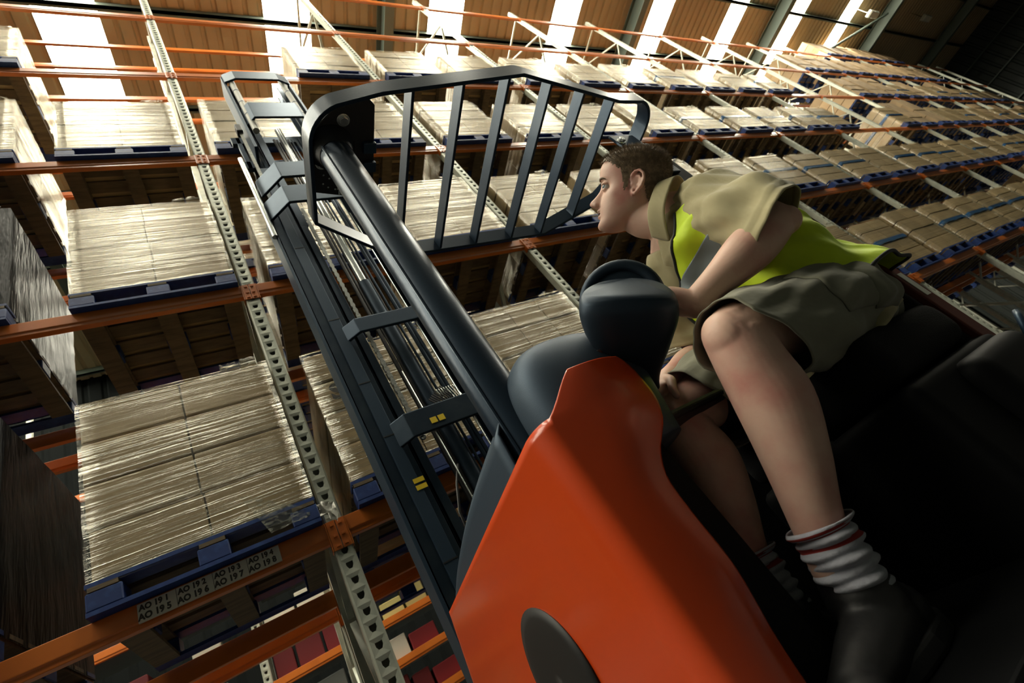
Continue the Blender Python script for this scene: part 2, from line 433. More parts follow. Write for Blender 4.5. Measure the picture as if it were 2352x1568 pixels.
# ------------------------------------------------------------------ pallets and carton loads
PW, PD, PHT = 1.06, 1.2, .16
def pallet_meshes():
    d = {}
    d['deck'] = MB().box((0, 0, 0), (PW, .125, .022)).mesh('deck_board', 'pallet_wood')
    d['deckf'] = MB().box((0, 0, 0), (PW, .125, .022)).mesh('deck_board', 'blue_paint')
    d['bear'] = MB().box((0, 0, 0), (.12, PD, .022)).mesh('bearer', 'pallet_wood')
    d['block'] = MB().box((0, 0, 0), (.145, .14, .092)).mesh('block', 'blue_paint', bevel=.006, seg=1)
    d['bot'] = MB().box((0, 0, 0), (PW, .11, .022)).mesh('bottom_board', 'blue_paint')
    d['boty'] = MB().box((0, 0, 0), (.13, PD - .22, .022)).mesh('bottom_board', 'pallet_wood')
    o = MB()
    for i in range(7): o.box((0, -PD / 2 + .0625 + i * (PD - .125) / 6, PHT - .011), (PW, .125, .022))
    for x in (-1, 0, 1):
        o.box((x * (PW / 2 - .07), 0, PHT - .033), (.12, PD, .022))
        for y in (-1, 0, 1): o.box((x * (PW / 2 - .0725), y * (PD / 2 - .07), .068), (.145, .14, .092))
    for y in (-1, 1): o.box((0, y * (PD / 2 - .055), .011), (PW, .11, .022))
    d['whole'] = o.mesh('pallet', 'blue_paint')
    return d
PM = pallet_meshes()
def pallet(parent, z=0., full=True):
    if not full: return obj('pallet', PM['whole'], parent, (0, 0, z))
    p = obj('pallet', PM['bear'], parent, (0, 0, z + PHT - .033))
    zz = -(PHT - .033)
    for i in range(7): obj('deck_board', PM['deckf'] if i in (0, 6) else PM['deck'], p, (0, -PD / 2 + .0625 + i * (PD - .125) / 6, zz + PHT - .011))
    for x in (-1, 1): obj('bearer', PM['bear'], p, (x * (PW / 2 - .07), 0, 0))
    for x in (-1, 0, 1):
        obj('bottom_board', PM['boty'], p, (x * (PW / 2 - .07), 0, zz + .011))
        for y in (-1, 0, 1): obj('block', PM['block'], p, (x * (PW / 2 - .0725), y * (PD / 2 - .07), zz + .068))
    for y in (-1, 1): obj('bottom_board', PM['bot'], p, (0, y * (PD / 2 - .055), zz + .011))
    return p
CM = {}
def carton_mesh(w_, d_, h_, mat):
    k = (round(w_, 3), round(d_, 3), round(h_, 3), mat)
    if k not in CM:
        CM[k] = MB().box((0, 0, h_ / 2), (w_ - .008, d_ - .006, h_ - .012)).mesh('carton', mat, bevel=.010, seg=2)
    return CM[k]
FM = {}
def film_mesh(w_, d_, h_, seed):
    k = (round(w_, 2), round(d_, 2), round(h_, 2), seed)
    if k in FM: return FM[k]
    rnd = random.Random(seed * 31 + 5); o = MB()
    per = []
    n = 44
    for i in range(n):
        t = i / n * 4; s_ = int(t); q = t - s_
        c = [(-1, -1), (1, -1), (1, 1), (-1, 1), (-1, -1)]
        x = c[s_][0] + (c[s_ + 1][0] - c[s_][0]) * q; y = c[s_][1] + (c[s_ + 1][1] - c[s_][1]) * q
        per.append((x, y))
    nz = 14
    def fn(u, v):
        i = int(round(v * n)) % n; x, y = per[i]
        e = .010 + .006 * rnd.random()
        z = -.03 + (h_ + .04) * u
        return V((x * (w_ / 2 + e), y * (d_ / 2 + e), z))
    o.grid(nz, n, fn, cv=True)
    o.add([V((-w_ / 2 - .01, -d_ / 2 - .01, h_ + .012)), V((w_ / 2 + .01, -d_ / 2 - .01, h_ + .012)), V((w_ / 2 + .01, d_ / 2 + .01, h_ + .012)), V((-w_ / 2 - .01, d_ / 2 + .01, h_ + .012))], [(0, 1, 2, 3)])
    # crumpled tuft of film at the top corner
    cx = w_ / 2 - .18
    for j in range(3):
        def tf(u, v):
            a = u * .22; return V((cx + a - .1 + .02 * rnd.random(), -d_ / 2 - .012 - .012 * rnd.random(), h_ + .012 + v * .035 * rnd.random() * (1 + j * .5)))
        o.grid(9, 4, tf)
    FM[k] = o.mesh('stretch_film', 'film', smooth='all'); return FM[k]
def film_shaded(w_, d_, h_):
    me = film_mesh(w_, d_, h_, 9); me.materials.clear(); me.materials.append(MATS['film_shade_black']); return me
def tier(parent, cols, rows, layers, w_, d_, h_, z, mat, rnd, jit=.006):
    cw, dd, hh = w_ / cols, d_ / rows, h_ / layers; me = carton_mesh(cw, dd, hh, mat)
    for k in range(layers):
        jx = rnd.uniform(-jit, jit); jy = rnd.uniform(-jit, jit)
        for i in range(cols):
            for j in range(rows):
                c = obj('carton', me, parent, (-w_ / 2 + cw * (i + .5) + jx, -d_ / 2 + dd * (j + .5) + jy + rnd.uniform(-.002, .002), z + hh * k))
                c.rotation_euler = (0, 0, rnd.uniform(-.004, .004))
def load(x, yfront, z, kind, seed, label, group, near=True, h=None):
    """x = centre, yfront = front of pallet, z = beam top"""
    rnd = random.Random(seed); e = empty('carton_load', (x, yfront + PD / 2, z), rnd.uniform(-.008, .008))
    tag(e, label, 'pallet load', group); pallet(e, 0, near)
    W, D = 1.03, 1.16
    if kind == 'full': tier(e, 2, 2, 4, W, D, h or 1.07, PHT, 'carton', rnd); obj('stretch_film', film_mesh(W, D, h or 1.07, seed % 3), e, (0, 0, PHT))
    elif kind == 'three': tier(e, 3, 2, 4, W, D, h or 1.1, PHT, 'carton', rnd); obj('stretch_film', film_mesh(W, D, h or 1.1, seed % 3), e, (0, 0, PHT))
    elif kind == 'low': tier(e, 2, 2, 2, W, D, h or .62, PHT, 'carton', rnd); obj('stretch_film', film_mesh(W, D, h or .62, seed % 3), e, (0, 0, PHT))
    elif kind == 'double':
        tier(e, 2, 1, 2, W, D, .47, PHT, 'carton', rnd)
        obj('slip_pallet', PM['slip'], e, (0, 0, PHT + .47))
        tier(e, 2, 1, 2, W, D, .45, PHT + .56, 'carton', rnd)
        obj('stretch_film', film_mesh(W, D, 1.01, seed % 3), e, (0, 0, PHT))
    elif kind == 'black': tier(e, 2, 2, 4, W - .01, D, h or 1.2, PHT, 'carton_dark', rnd); tag(obj('stretch_film', film_shaded(W, D, h or 1.2), e, (0, 0, PHT)), 'stretch film blackened to stand for shade')
    elif kind == 'brown': tier(e, 2, 1, 4, W, D, h or 1.5, PHT, 'carton_dark', rnd, .015)
    return e
so = MB(); so.box((0, 0, .04), (1.05, 1.18, .05)); so.box((0, 0, .078), (1.05, 1.18, .02))
for x in (-.45, 0, .45): so.box((x, 0, .012), (.12, 1.18, .02))
PM['slip'] = so.mesh('slip_pallet', 'blue_film', bevel=.006, seg=1)
def spot(u, side): return ux(u) + (.70 if side == 0 else 2.11)
YP = 2.845; sd = 0
SIDE = ['left', 'right']
for lv in 'DCBA':
    for u in range(0, 14):
        for side in (0, 1):
            sd += 1; rr = random.Random(sd * 17)
            kind = 'full'
            if lv == 'A' and (u, side) in ((1, 0), (0, 1), (6, 1), (7, 0), (7, 1)): continue
            if lv == 'B' and (u, side) in ((6, 1), (7, 0)): continue
            if u == 0 and side == 0: x = -1.176 - .515
            elif u == 0: x = -.31 if lv != 'B' else -.35
            else: x = spot(u, side) + rr.uniform(-.03, .03)
            if u >= 4 and lv in 'BCD': kind = 'double' if rr.random() < .75 else 'full'
            elif u >= 3 and lv == 'A': kind = rr.choice(['full', 'double', 'full'])
            if lv == 'D' and u == 1: kind = 'three' if side else 'full'
            if lv in 'DC' and u == 0 and side == 0: kind = 'black'  # shade on these two loads is put into a made-up black film
            if u >= 8: kind = rr.choice(['brown', 'double', 'full'])
            if u == 8 and lv in 'AB': kind = 'brown'
            h = {'full': rr.choice([1.05, 1.08, 1.1])}.get(kind)
            if lv == 'A' and kind == 'full': h = rr.choice([.95, 1.05, 1.1])
            if kind == 'brown': h = rr.choice([1.3, 1.5, 1.7])
            if lv == 'D' and u == 0 and side == 1: h = 1.13
            load(x, YP + rr.uniform(-.015, .02), LV[lv], kind, sd,
                 '%s cartons on blue pallet, %s beam level, %s spot of %s bay from left' % ({'brown': 'brown', 'black': 'shade-blackened film-wrapped'}.get(kind, 'clear-film-wrapped'), LNAME[lv], SIDE[side], ORD[u]),
                 'pallet loads on the front rack', near=u <= 7, h=h)
for lv in 'TS':
    for u in range(8, 13):
        for side in (0, 1):
            sd += 1
            if lv == 'S' and u < 10: continue
            load(spot(u, side), YP, LV[lv], 'brown', sd, 'stacked brown cartons, %s beam level, %s spot of %s bay from left' % (LNAME[lv], SIDE[side], ORD[u]), 'pallet loads on the front rack', near=False, h=1.4)
for lv in 'DCBA':
    for u in range(0, 9):
        for side in (0, 1):
            sd += 1; rr = random.Random(sd * 13)
            if (lv, u) in (('C', 0), ('D', 0), ('A', 0), ('A', 1), ('B', 7), ('A', 7), ('B', 0), ('A', 6)) or (lv == 'A' and rr.random() < .45): continue
            load(spot(u, side), YB1 - .03, LV[lv], 'full', sd, 'cartons on blue pallet in rack behind, %s beam level, %s spot of %s bay' % (LNAME[lv], SIDE[side], ORD[u]), 'pallet loads on the rack behind', near=False, h=1.1)
# long torn tail of film stretched from the lowest load to the upright

def film_tail():
    ld = [o for o in COL.objects if o.get('label', '').endswith('lowest beam level, right spot of first bay from left')][0]
    rnd = random.Random(3)
    a0 = V((-.12, 2.826, 1.56)); a1 = V((-.02, 2.826, 1.29)); k = V((.255, 2.86, 1.315))
    def fn(u, v):
        p = a0.lerp(a1, v) if u == 0 else a0.lerp(a1, v).lerp(k, u ** .8)
        w_ = (1 - u) ** 1.05 + .06
        q = k + (a0.lerp(a1, v) - k) * w_
        return q + V((0, -.01 * math.sin(u * PI) + rnd.uniform(-.004, .004), rnd.uniform(-.006, .006) * (1 - w_ * .5)))
    o = MB(ZC); o.grid(16, 9, fn); o.build('film_sheet', 'film_stretched', ld, smooth='all')
    o = MB(ZC)
    def kn(u, v):
        return k + V((.015 + .08 * (v - .5) + rnd.uniform(-.02, .02), -.03 + rnd.uniform(-.02, .012), -.17 * u * (.4 + .6 * v) + .03 + rnd.uniform(-.015, .015)))
    o.grid(6, 6, kn)
    e = ld; t = o.build('film_tail', 'film_loose', e, smooth='all'); tag(t, 'torn film tail knotted to the upright')
film_tail()
ld = [o for o in COL.objects if o.get('label', '').endswith('lowest beam level, left spot of second bay from left')][0]
t = bpy.data.objects.new('lettering', text_mesh('S', .19)); COL.objects.link(t); t.parent = ld; t.rotation_euler = (PI / 2, 0, 0); t.scale = (1.05, 1, 1)
t.location = (-.38, -PD / 2 + .008, PHT + .70)
# hanging lamp fittings under the roof, unlit
for i, (x, y, z, lab) in enumerate(((30.2, 1.35, 13.75, 'pale lamp fitting under the roof beside the last roof light'), (36., 1.0, 13.7, 'dim lamp fitting under the dark roof near the far gable'))):
    lamp = empty('hanging_lamp', (x, y, z + ZC)); tag(lamp, lab, 'lamp', 'roof lamp fittings')
    MB(ZC).b2((x - .45, y - .16, z), (x + .45, y + .16, z + .14)).build('housing', 'galv', lamp, bevel=.03)
    MB(ZC).b2((x - .42, y - .13, z - .03), (x + .42, y + .13, z + .01)).build('diffuser', 'white_label', lamp, bevel=.01)
    for dx in (-.3, .3):
        o = MB(ZC); o.tube([(x + dx, y, z + .14), (x + dx, y, 14.5)], .012, 6); o.build('hanger', 'steel', lamp)

# ------------------------------------------------------------------ order-picking rack across the next aisle
YK = 8.4
for u in range(-1, 9):
    x = ux(u) - .9
    e = empty('upright_frame', (x, YK, 0)); tag(e, 'distant grey upright seen under the lowest pallets, %s from left' % ORD[u + 1], 'rack frame', 'distant picking rack uprights')
    obj('post', ME_POST, e)
    o = MB(); o.bar((x, YK + .1, .2), (x, YK + .95, 1.6), .03, .045, up=(1, 0, 0)); o.bar((x, YK + .95, 1.6), (x, YK + .1, 3.0), .03, .045, up=(1, 0, 0)); o.bar((x, YK + .1, 3.0), (x, YK + .95, 4.4), .03, .045, up=(1, 0, 0)); o.build('brace', 'galv', e)
    o = MB(); o.b2((x - .04, YK + .95, 0), (x + .04, YK + 1.03, 9)); o.build('post', 'galv', e)
pk = ['goods_red', 'goods_white', 'goods_grey', 'goods_red', 'goods_white', 'goods_yellow', 'goods_red']
GM = {}
rnd = random.Random(21); ng = 0
for u in range(-1, 8):
    for j, z in enumerate((.55, 1.15, 1.72, 2.3, 2.95, 3.7, 4.6, 6.2)):
        o = obj('pallet_beam', ME_BEAM, None, (ux(u) - .9 + PITCH / 2, YK, z))
        tag(o, 'distant orange shelf beam in next aisle, %s up, %s bay from left' % (ORD[j], ORD[u + 1]), 'rack beam', 'distant picking rack beams', 'thing')
        s_ = MB(); s_.b2((ux(u) - .80, YK + .06, z - .03), (ux(u) - 1.0 + PITCH, YK + .94, z - .005)); s_.build('shelf_panel', 'goods_grey', o)
        if not (0 <= u <= 4 and j < 5): continue
        x = ux(u) - .8; g = rnd.choice(pk); nb = 0
        while x < ux(u) + PITCH - 1.1:
            wd = rnd.choice([.28, .36, .44]); hh = rnd.choice([.24, .3, .36]); dd = .5
            if rnd.random() < .35: g = rnd.choice(pk)
            if x + wd > ux(u) + PITCH - 1.0: break
            key = (wd, hh, g)
            if key not in GM:
                GM[key] = MB().box((0, 0, hh / 2), (wd - .02, dd, hh)).mesh('goods_box', g, bevel=.01, seg=1)
            if rnd.random() < .88:
                ng += 1; nb += 1
                tag(obj('goods_box', GM[key], None, (x + wd / 2, YK + .33, z)), 'small %s box, %s on %s shelf of %s bay in the next aisle' % (g.replace('goods_', '').replace('carton', 'brown'), ORD[nb - 1], ORD[j], ORD[u + 1]), 'box', 'small goods boxes in the next aisle')
            x += wd + .02

# ------------------------------------------------------------------ reach truck
truck = empty('reach_truck', (1.2, 1.3, 0))
tag(truck, 'orange and black reach truck with raised mast and barred overhead guard', 'forklift')
# overhead guard
ZG = 1.64
def arc(c, r, a0, a1, n=8): return [(c[0] + r * math.cos(math.radians(a0 + (a1 - a0) * i / n)), c[1] + r * math.sin(math.radians(a0 + (a1 - a0) * i / n))) for i in range(n + 1)]
outline = [(.405, 1.14), (.405, .85)] + arc((.56, .83), .155, 180, 248, 8)[1:] + [(.66, .645), (1.23, .565), (1.80, .66)] + arc((1.93, .79), .135, 285, 360, 6) + [(2.065, 1.05), (1.95, 1.21), (1.60, 1.375), (.74, 1.365)]
def band(o, pts, z0, z1, t, closed=True):
    n = len(pts); P = [V((a, b, 0)) for a, b in pts]; inn = []
    for i in range(n):
        a = P[i - 1]; b = P[i]; c = P[(i + 1) % n]
        if not closed and i == 0: a = b - (c - b)
        if not closed and i == n - 1: c = b + (b - a)
        d1 = (b - a).normalized(); d2 = (c - b).normalized(); n1 = V((-d1.y, d1.x, 0)); n2 = V((-d2.y, d2.x, 0)); nn = (n1 + n2)
        nn = nn / max(nn.length_squared, .3) * 2; inn.append(b + nn * t)
    vs = []
    for z in (z0, z1):
        vs += [p + V((0, 0, z)) for p in P] + [p + V((0, 0, z)) for p in inn]
    fs = []
    for i in range(n if closed else n - 1):
        j = (i + 1) % n; A = 0; B = n; C = 2 * n; D = 3 * n
        fs += [(A + i, A + j, C + j, C + i), (B + j, B + i, D + i, D + j), (A + j, A + i, B + i, B + j), (C + i, C + j, D + j, D + i)]
    if not closed: fs += [(0, 2 * n, 3 * n, n), (n - 1, 2 * n - 1, 4 * n - 1, 3 * n - 1)]
    o.add(vs, fs)
o = MB(ZC); band(o, outline, ZG, ZG + .088, .014)
guard = o.build('overhead_guard', 'guard_paint', truck, bevel=.0022, seg=1, smooth=True)
for x, ya, yb in ((.775, .64, 1.36), (.975, .612, 1.37), (1.172, .584, 1.37), (1.385, .60, 1.372), (1.578, .634, 1.374), (1.775, .668, 1.29), (.70, 1.10, 1.345)):
    o = MB(ZC); o.b2((x - .006, ya, ZG + .008), (x + .006, yb, ZG + .072)); o.build('guard_bar', 'guard_paint', guard, bevel=.002)
o = MB(ZC); o.prism([(.42, .85), (.44, .775), (.50, .715), (.62, .675), (.645, .70), (.645, 1.03), (.60, 1.06), (.42, 1.02)], ZG + .03, ZG + .045)
pl = o.build('mount_plate', 'black_part', truck, bevel=.003)
def bolt(p, r, h, ax=(0, 0, -1), mat='steel', parent=None, washer=True):
    ax = V(ax).normalized(); o = MB(ZC); p = V(p)
    if washer: o.tube([p, p + ax * h * .35], r * 1.35, 18)
    o.tube([p + ax * h * .35, p + ax * h], r, 6)
    return o.build('bolt', mat, parent, bevel=r * .12)
for p in ((.532, .751), (.451, .905)): bolt((p[0], p[1], ZG + .031), .017, .018, parent=pl, mat='steel')
for p in ((.455, .95), (.475, .965), (.50, .975), (.452, .985), (.47, 1.0), (.495, 1.01)): bolt((p[0], p[1], ZG + .031), .004, .006, parent=pl, washer=False)
for y in (.83, .905): MB(ZC).b2((.60, y, ZG + .012), (.648, y + .04, ZG + .03)).build('clip', 'mast_blue', pl, bevel=.003)
MB(ZC).b2((.50, .985, ZG + .0), (.545, 1.02, ZG + .03)).build('clip', 'steel', pl, bevel=.003)
# front post
o = MB(ZC); o.tube([(.489, .85, z) for z in (.12, .6, 1.1, 1.5, ZG + .031)], .056, 40); post = o.build('front_post', 'guard_paint', truck, smooth=True)
o = MB(ZC); a = math.radians(215); o.tube([(.489 + .056 * math.cos(a), .85 + .056 * math.sin(a), z) for z in (.12, ZG + .03)], .005, 8); o.build('weld_bead', 'guard_paint', post, smooth=True)
o = MB(ZC); o.tube([(.489, .85, ZG - .03), (.489, .85, ZG + .031)], [.058, .085], 32); o.build('post_collar', 'black_part', post, smooth=True)
# rear post with bolted bracket
o = MB(ZC); o.b2((1.90, .85, -.45), (2.07, .90, 1.60)); rp = o.build('rear_post', 'black_body', truck, bevel=.012)
o = MB(ZC); o.b2((1.835, .838, 1.30), (2.0, .85, 1.66)); br = o.build('post_bracket', 'guard_paint', truck, bevel=.003)
for p in ((1.862, 1.595), (1.858, 1.515)): bolt((p[0], .838, p[1]), .017, .02, ax=(0, -1, 0), parent=br)
MB(ZC).b2((1.90, .8355, 1.36), (1.95, .8375, 1.56)).build('data_plate', 'white_label', br)
# orange side cover: a shell that runs along the left side, turns the front corner and rises into a tongue
xr_tab = [(-.5, .49), (-.15, .531), (-.038, .557), (.055, .559), (.115, .564), (.144, .578), (.171, .600), (.194, .629), (.215, .651), (.246, .669), (.271, .676), (.306, .678), (.343, .676), (.372, .664), (.388, .641), (.394, .620)]
xl_tab = [(.292, .4296), (.300, .441), (.316, .461), (.340, .488), (.358, .510), (.373, .532), (.384, .556), (.391, .584), (.394, .614)]
ZT = .292
def cover_left(s_, q):
    z = -.47 + (ZT + .47) * q; yf = 1.72 + max(0, .3 - z) * .55
    if s_ < .75: t = s_ / .75; return V((.40 + .010 * (1 - q), yf + (.70 - yf) * t, z))
    t = (s_ - .75) / .25; a = math.radians(180 + 84 * t); return V((.433 + .033 * math.cos(a) + .010 * (1 - q) * (1 - t), .70 + .058 * math.sin(a), z))
def cover_right(t, q):
    z = -.47 + (ZT + .47) * q if q <= 1 else ZT + (.394 - ZT) * (1 - (1 - (q - 1)) ** 1.6)
    x0 = .4296 if q <= 1 else smooth_lerp(xl_tab, z); x1 = smooth_lerp(xr_tab, z)
    return V((x0 + (x1 - x0) * t, .6423 - .006 * math.sin(t * PI) + .018 * t * t, z))
o = MB(ZC); o.grid(90, 51, lambda u, v: cover_left(u, v)); o.grid(40, 81, lambda u, v: cover_right(u, v * 1.6))
cover = o.build('side_cover', 'orange_body', truck, smooth='all', solid=.008); tag(cover, 'glossy orange moulded side cover')
def oval(u, v):
    a = 2 * PI * v; r = u; y = 1.10 + .155 * r * math.cos(a) * 1.0 ; z = -.035 + .145 * r * math.sin(a)
    return V((.398 - .006 * (1 - r ** 6), y, z))
o = MB(ZC); o.grid(8, 48, oval, cv=True); o.build('oval_cap', 'oval_black', cover, smooth='all', solid=.004)
# grey hood behind the cover
def hood(u, v):
    pr_ = [(.42, .05), (.42, .30), (.425, .385), (.445, .412), (.49, .420), (.52, .420), (.56, .41), (.60, .37)]
    k = v * (len(pr_) - 1); i = min(int(k), len(pr_) - 2); t = k - i
    x = pr_[i][0] + (pr_[i + 1][0] - pr_[i][0]) * t; z = pr_[i][1] + (pr_[i + 1][1] - pr_[i][1]) * t
    y = .82 + .90 * u; dz = smooth_lerp([(0, 0), (.4, -.005), (.75, -.035), (.95, -.075), (1, -.10)], u)
    return V((x, y, z + (dz if z > .3 else dz * .5)))
o = MB(ZC); o.grid(20, 36, hood); o.build('battery_hood', 'plastic_grey', truck, smooth='all', solid=.006)
MB(ZC).b2((.44, 1.03, -.45), (1.95, 1.70, .22)).build('chassis', 'black_body', truck, bevel=.02)
# console dome
def dome(u, v):
    tab_a = [(0, .165), (.45, .165), (.70, .155), (.85, .128), (.94, .085), (1, .002)]; tab_b = [(0, .12), (.45, .12), (.7, .115), (.85, .095), (.94, .065), (1, .002)]
    z = smooth_lerp([(0, .19), (.45, .30), (.7, .42), (.85, .485), (.94, .508), (1, .515)], u)
    a = 2 * PI * v; c = math.cos(a); s_ = math.sin(a); p = .62
    ca = math.copysign(abs(c) ** p, c); sa = math.copysign(abs(s_) ** p, s_)
    A = smooth_lerp(tab_a, u); B = smooth_lerp(tab_b, u)
    sk = .04 * u
    if ca > 0: A *= min(1, .35 + max(0, z - .12) * 2.4)
    return V((.640 + A * ca - sk * .3, .795 + B * sa, z - .10 * max(0, A * ca) * u))
o = MB(ZC); o.grid(40, 64, dome, cv=True, capu=True); o.build('console_dome', 'plastic_grey', truck, smooth='all')
MB(ZC).b2((.45, .70, -.45), (.655, 1.02, .25)).build('inner_console', 'black_body', truck, bevel=.02)
# steering pod
def ray(x, y):
    c = ((x - 1176) / 1093.03, (y - 784) / 1093.03, 1.)
    return V([RC[0][i] * c[0] + RC[1][i] * c[1] + RC[2][i] * c[2] for i in range(3)]).normalized()
IR = V(RC[0]); IU = -V(RC[1]); IV = V(RC[2])
PA = ray(1492, 930) * 1.14; PB = ray(1446, 674) * .985
pax = (PB - PA).normalized(); pv = ray(1450, 740); pr_x = pax.cross(pv).normalized(); pr_x = -pr_x if pr_x.dot(IR) < 0 else pr_x
pd = pax.cross(pr_x).normalized(); pd = -pd if pd.dot(pv) < 0 else pd
def pod(u, v):
    hw = smooth_lerp([(0, .030), (.2, .040), (.45, .071), (.7, .096), (.85, .101), (.95, .097), (1, .088)], u)
    hd = smooth_lerp([(0, .028), (.3, .036), (.6, .055), (.9, .058), (1, .05)], u)
    cx = smooth_lerp([(0, .0), (.3, -.010), (.6, -.010), (1, -.008)], u)
    a = 2 * PI * v; c = math.cos(a); s_ = math.sin(a); p = .72
    ca = math.copysign(abs(c) ** p, c); sa = math.copysign(abs(s_) ** p, s_)
    top = u * (PB - PA).length + (-.013 * ca - .014 * ca * ca) * max(0, u - .6) * 2.5
    return PA + pax * top + pr_x * (cx + hw * ca) + pd * (hd * sa + .03)
o = MB(ZC); o.grid(40, 64, pod, cv=True, capu=True); podo = o.build('steering_pod', 'plastic_dark', truck, smooth='all')
wc = PA + pax * ((PB - PA).length + .004) + pr_x * -.018 + pd * .085 - pax * .062
def ring(c, ax, r, rr, n=40, m_=12):
    ax = ax.normalized(); e1 = ax.cross(V((0, 0, 1)) if abs(ax.z) < .9 else V((1, 0, 0))).normalized(); e2 = ax.cross(e1)
    return [c + (e1 * math.cos(2 * PI * i / n) + e2 * math.sin(2 * PI * i / n)) * r for i in range(n)]
sax = (pax * .55 + pd * -.75).normalized()
o = MB(ZC); o.tube(ring(wc - sax * .0, sax, .082, .012), .014, 14, closed=True); sw = o.build('steering_wheel', 'plastic_dark', truck, smooth='all')
o = MB(ZC); o.ell(wc, (.076, .076, .012), ax=(sax.cross(V((0, 0, 1))).normalized(), sax.cross(sax.cross(V((0, 0, 1)))).normalized(), sax)); o.build('wheel_hub', 'plastic_dark', sw, smooth='all')
o = MB(ZC); o.ell(PA + pax * .155 - pr_x * .083 - pd * .012, (.004, .014, .022), ax=(pd, pr_x, pax)); o.build('finger_recess', 'black_part', podo, smooth='all')
# cab floor, pedals, seat, bodywork
MB(ZC).b2((.46, .50, -.31), (1.10, 1.0, -.275)).build('floor_plate', 'black_body', truck, bevel=.006)
MB(ZC).b2((.52, .86, -.275), (.64, .95, -.235)).build('pedal', 'black_part', truck, bevel=.01)
o = MB(ZC); o.b2((1.02, .49, .03), (1.40, .95, .145)); o.build('seat_cushion', 'seat_black', truck, bevel=.045, seg=5, smooth=True)
o = MB(ZC); o.prism_ax([(1.37, -.1), (1.46, -.1), (1.46, .30), (1.44, .34), (1.40, .34)], (0, .52, 0), (1, 0, 0), (0, 0, 1), (0, 1, 0), .50); o.build('seat_back', 'seat_black', truck, bevel=.035, seg=5, smooth=True)
o = MB(ZC); o.b2((1.0, .49, -.47), (1.45, .95, .02)); o.build('seat_base', 'black_body', truck, bevel=.03, seg=4, smooth=True)
o = MB(ZC); o.b2((1.16, .45, -.47), (1.46, .95, .0)); o.build('rear_body', 'black_body', truck, bevel=.05, seg=5, smooth=True)
o = MB(ZC); o.b2((1.50, .80, -.45), (1.92, .95, .10)); o.build('back_panel', 'black_body', truck, bevel=.02, seg=3, smooth=True)
MB(ZC).b2((.46, .34, -.47), (1.32, .50, -.40)).build('entry_step', 'black_body', truck, bevel=.01)
o = MB(ZC); o.tube([(1.27, .40, -.03), (1.29, .39, .0), (1.32, .395, .01)], .006, 8); o.build('grab_clip', 'mast_blue', truck, smooth='all')
o = MB(ZC); o.b2((.92, .72, .17), (1.30, .93, .235)); arm = o.build('armrest', 'plastic_dark', truck, bevel=.025, seg=4, smooth=True)
MB(ZC).b2((.70, .70, .215), (.92, .90, .235)).build('control_tray', 'black_part', truck, bevel=.008)
for y in (-.62, .62):
    pass
bt = MB(ZC).b2((1.41, .496, -.10), (1.462, .515, .35)).build('back_trim', 'maroon', truck, bevel=.004)
MB(ZC).b2((1.424, .4945, .148), (1.448, .4958, .228)).build('label_strip', 'white_label', bt)
# wheels and support legs
for x in (.62, 1.78):
    o = MB(ZC); o.b2((x - .10, 1.65, -.46), (x + .10, 2.62, -.30)); lg = o.build('support_leg', 'mast_paint', truck, bevel=.01)
    o = MB(ZC); o.tube([(x - .06, 2.5, -.42), (x + .06, 2.5, -.42)], .08, 24); o.build('load_wheel', 'black_part', lg, smooth=True)
o = MB(ZC); o.tube([(1.1, 1.2, -.33), (1.35, 1.2, -.33)], .168, 32); o.build('drive_wheel', 'black_part', truck, smooth=True)
# ---- mast
YM = 2.2; k = YM / 1.9; MCX = .811 * k
mast = MB(ZC); mast.b2((MCX - .46, YM + .02, -.40), (MCX + .46, YM + .17, -.22)); mast = mast.build('mast', 'mast_paint', truck, bevel=.01)
def channel(name, xa, y0, y1, z0, z1, open_dir, mat='mast_paint', t=.018, wd=.07):
    """C section rail, web at xa, flanges pointing in open_dir along X"""
    o = MB(ZC); s_ = open_dir
    o.b2((xa, y0, z0), (xa + s_ * t, y1, z1)); o.b2((xa, y0, z0), (xa + s_ * wd, y0 + t, z1)); o.b2((xa, y1 - t, z0), (xa + s_ * wd, y1, z1))
    return o.build(name, mat, mast, bevel=.003)
for s_ in (-1, 1):
    X = lambda v: MCX + s_ * v
    channel('outer_rail', X(.440), YM, YM + .15, -.40, 3.42, -s_, wd=.085)
    channel('middle_rail', X(.345), YM + .012, YM + .145, -.2, 4.05, -s_, wd=.075)
    channel('inner_rail', X(.262), YM + .022, YM + .14, .2 + 3.0, 5.72, -s_, wd=.07)
    channel('inner_rail_lower', X(.262), YM + .022, YM + .14, -.1, 3.2, -s_, wd=.06)
    o = MB(ZC); o.b2((X(.372), YM - .012, -.3), (X(.305), YM + .004, 3.40)); cv = o.build('cable_cover', 'mast_blue', mast, bevel=.004)
    for z in (.55, 1.25, 1.62, 2.15, 2.9): MB(ZC).b2((X(.374), YM - .0135, z), (X(.303), YM - .0125, z + .006)).build('seam', 'black_part', mast)
    o = MB(ZC); o.b2((X(.45), YM - .008, -.3), (X(.432), YM + .155, 3.40)); o.build('rail_edge', 'mast_blue', mast, bevel=.003)
    # chain of flat links
    o = MB(ZC); xx = X(.19)
    z = 1.32
    i = 0
    while z < 3.35:
        o.b2((xx - (.013 if i % 2 else .009), YM - .015, z), (xx + (.013 if i % 2 else .009), YM - .003, z + .030)); z += .026; i += 1
    ch = o.build('lift_chain', 'chain_steel', mast); tag(ch, kind='stuff')
    o = MB(ZC); o.tube([(xx, YM - .009, 1.32), (xx, YM - .009, 1.18)], .009, 8); o.build('chain_anchor', 'steel', mast, smooth=True)
    o = MB(ZC); o.ell((xx, YM - .02, 1.17), (.016, .016, .016)); o.build('anchor_nut', 'steel', mast, smooth='all')
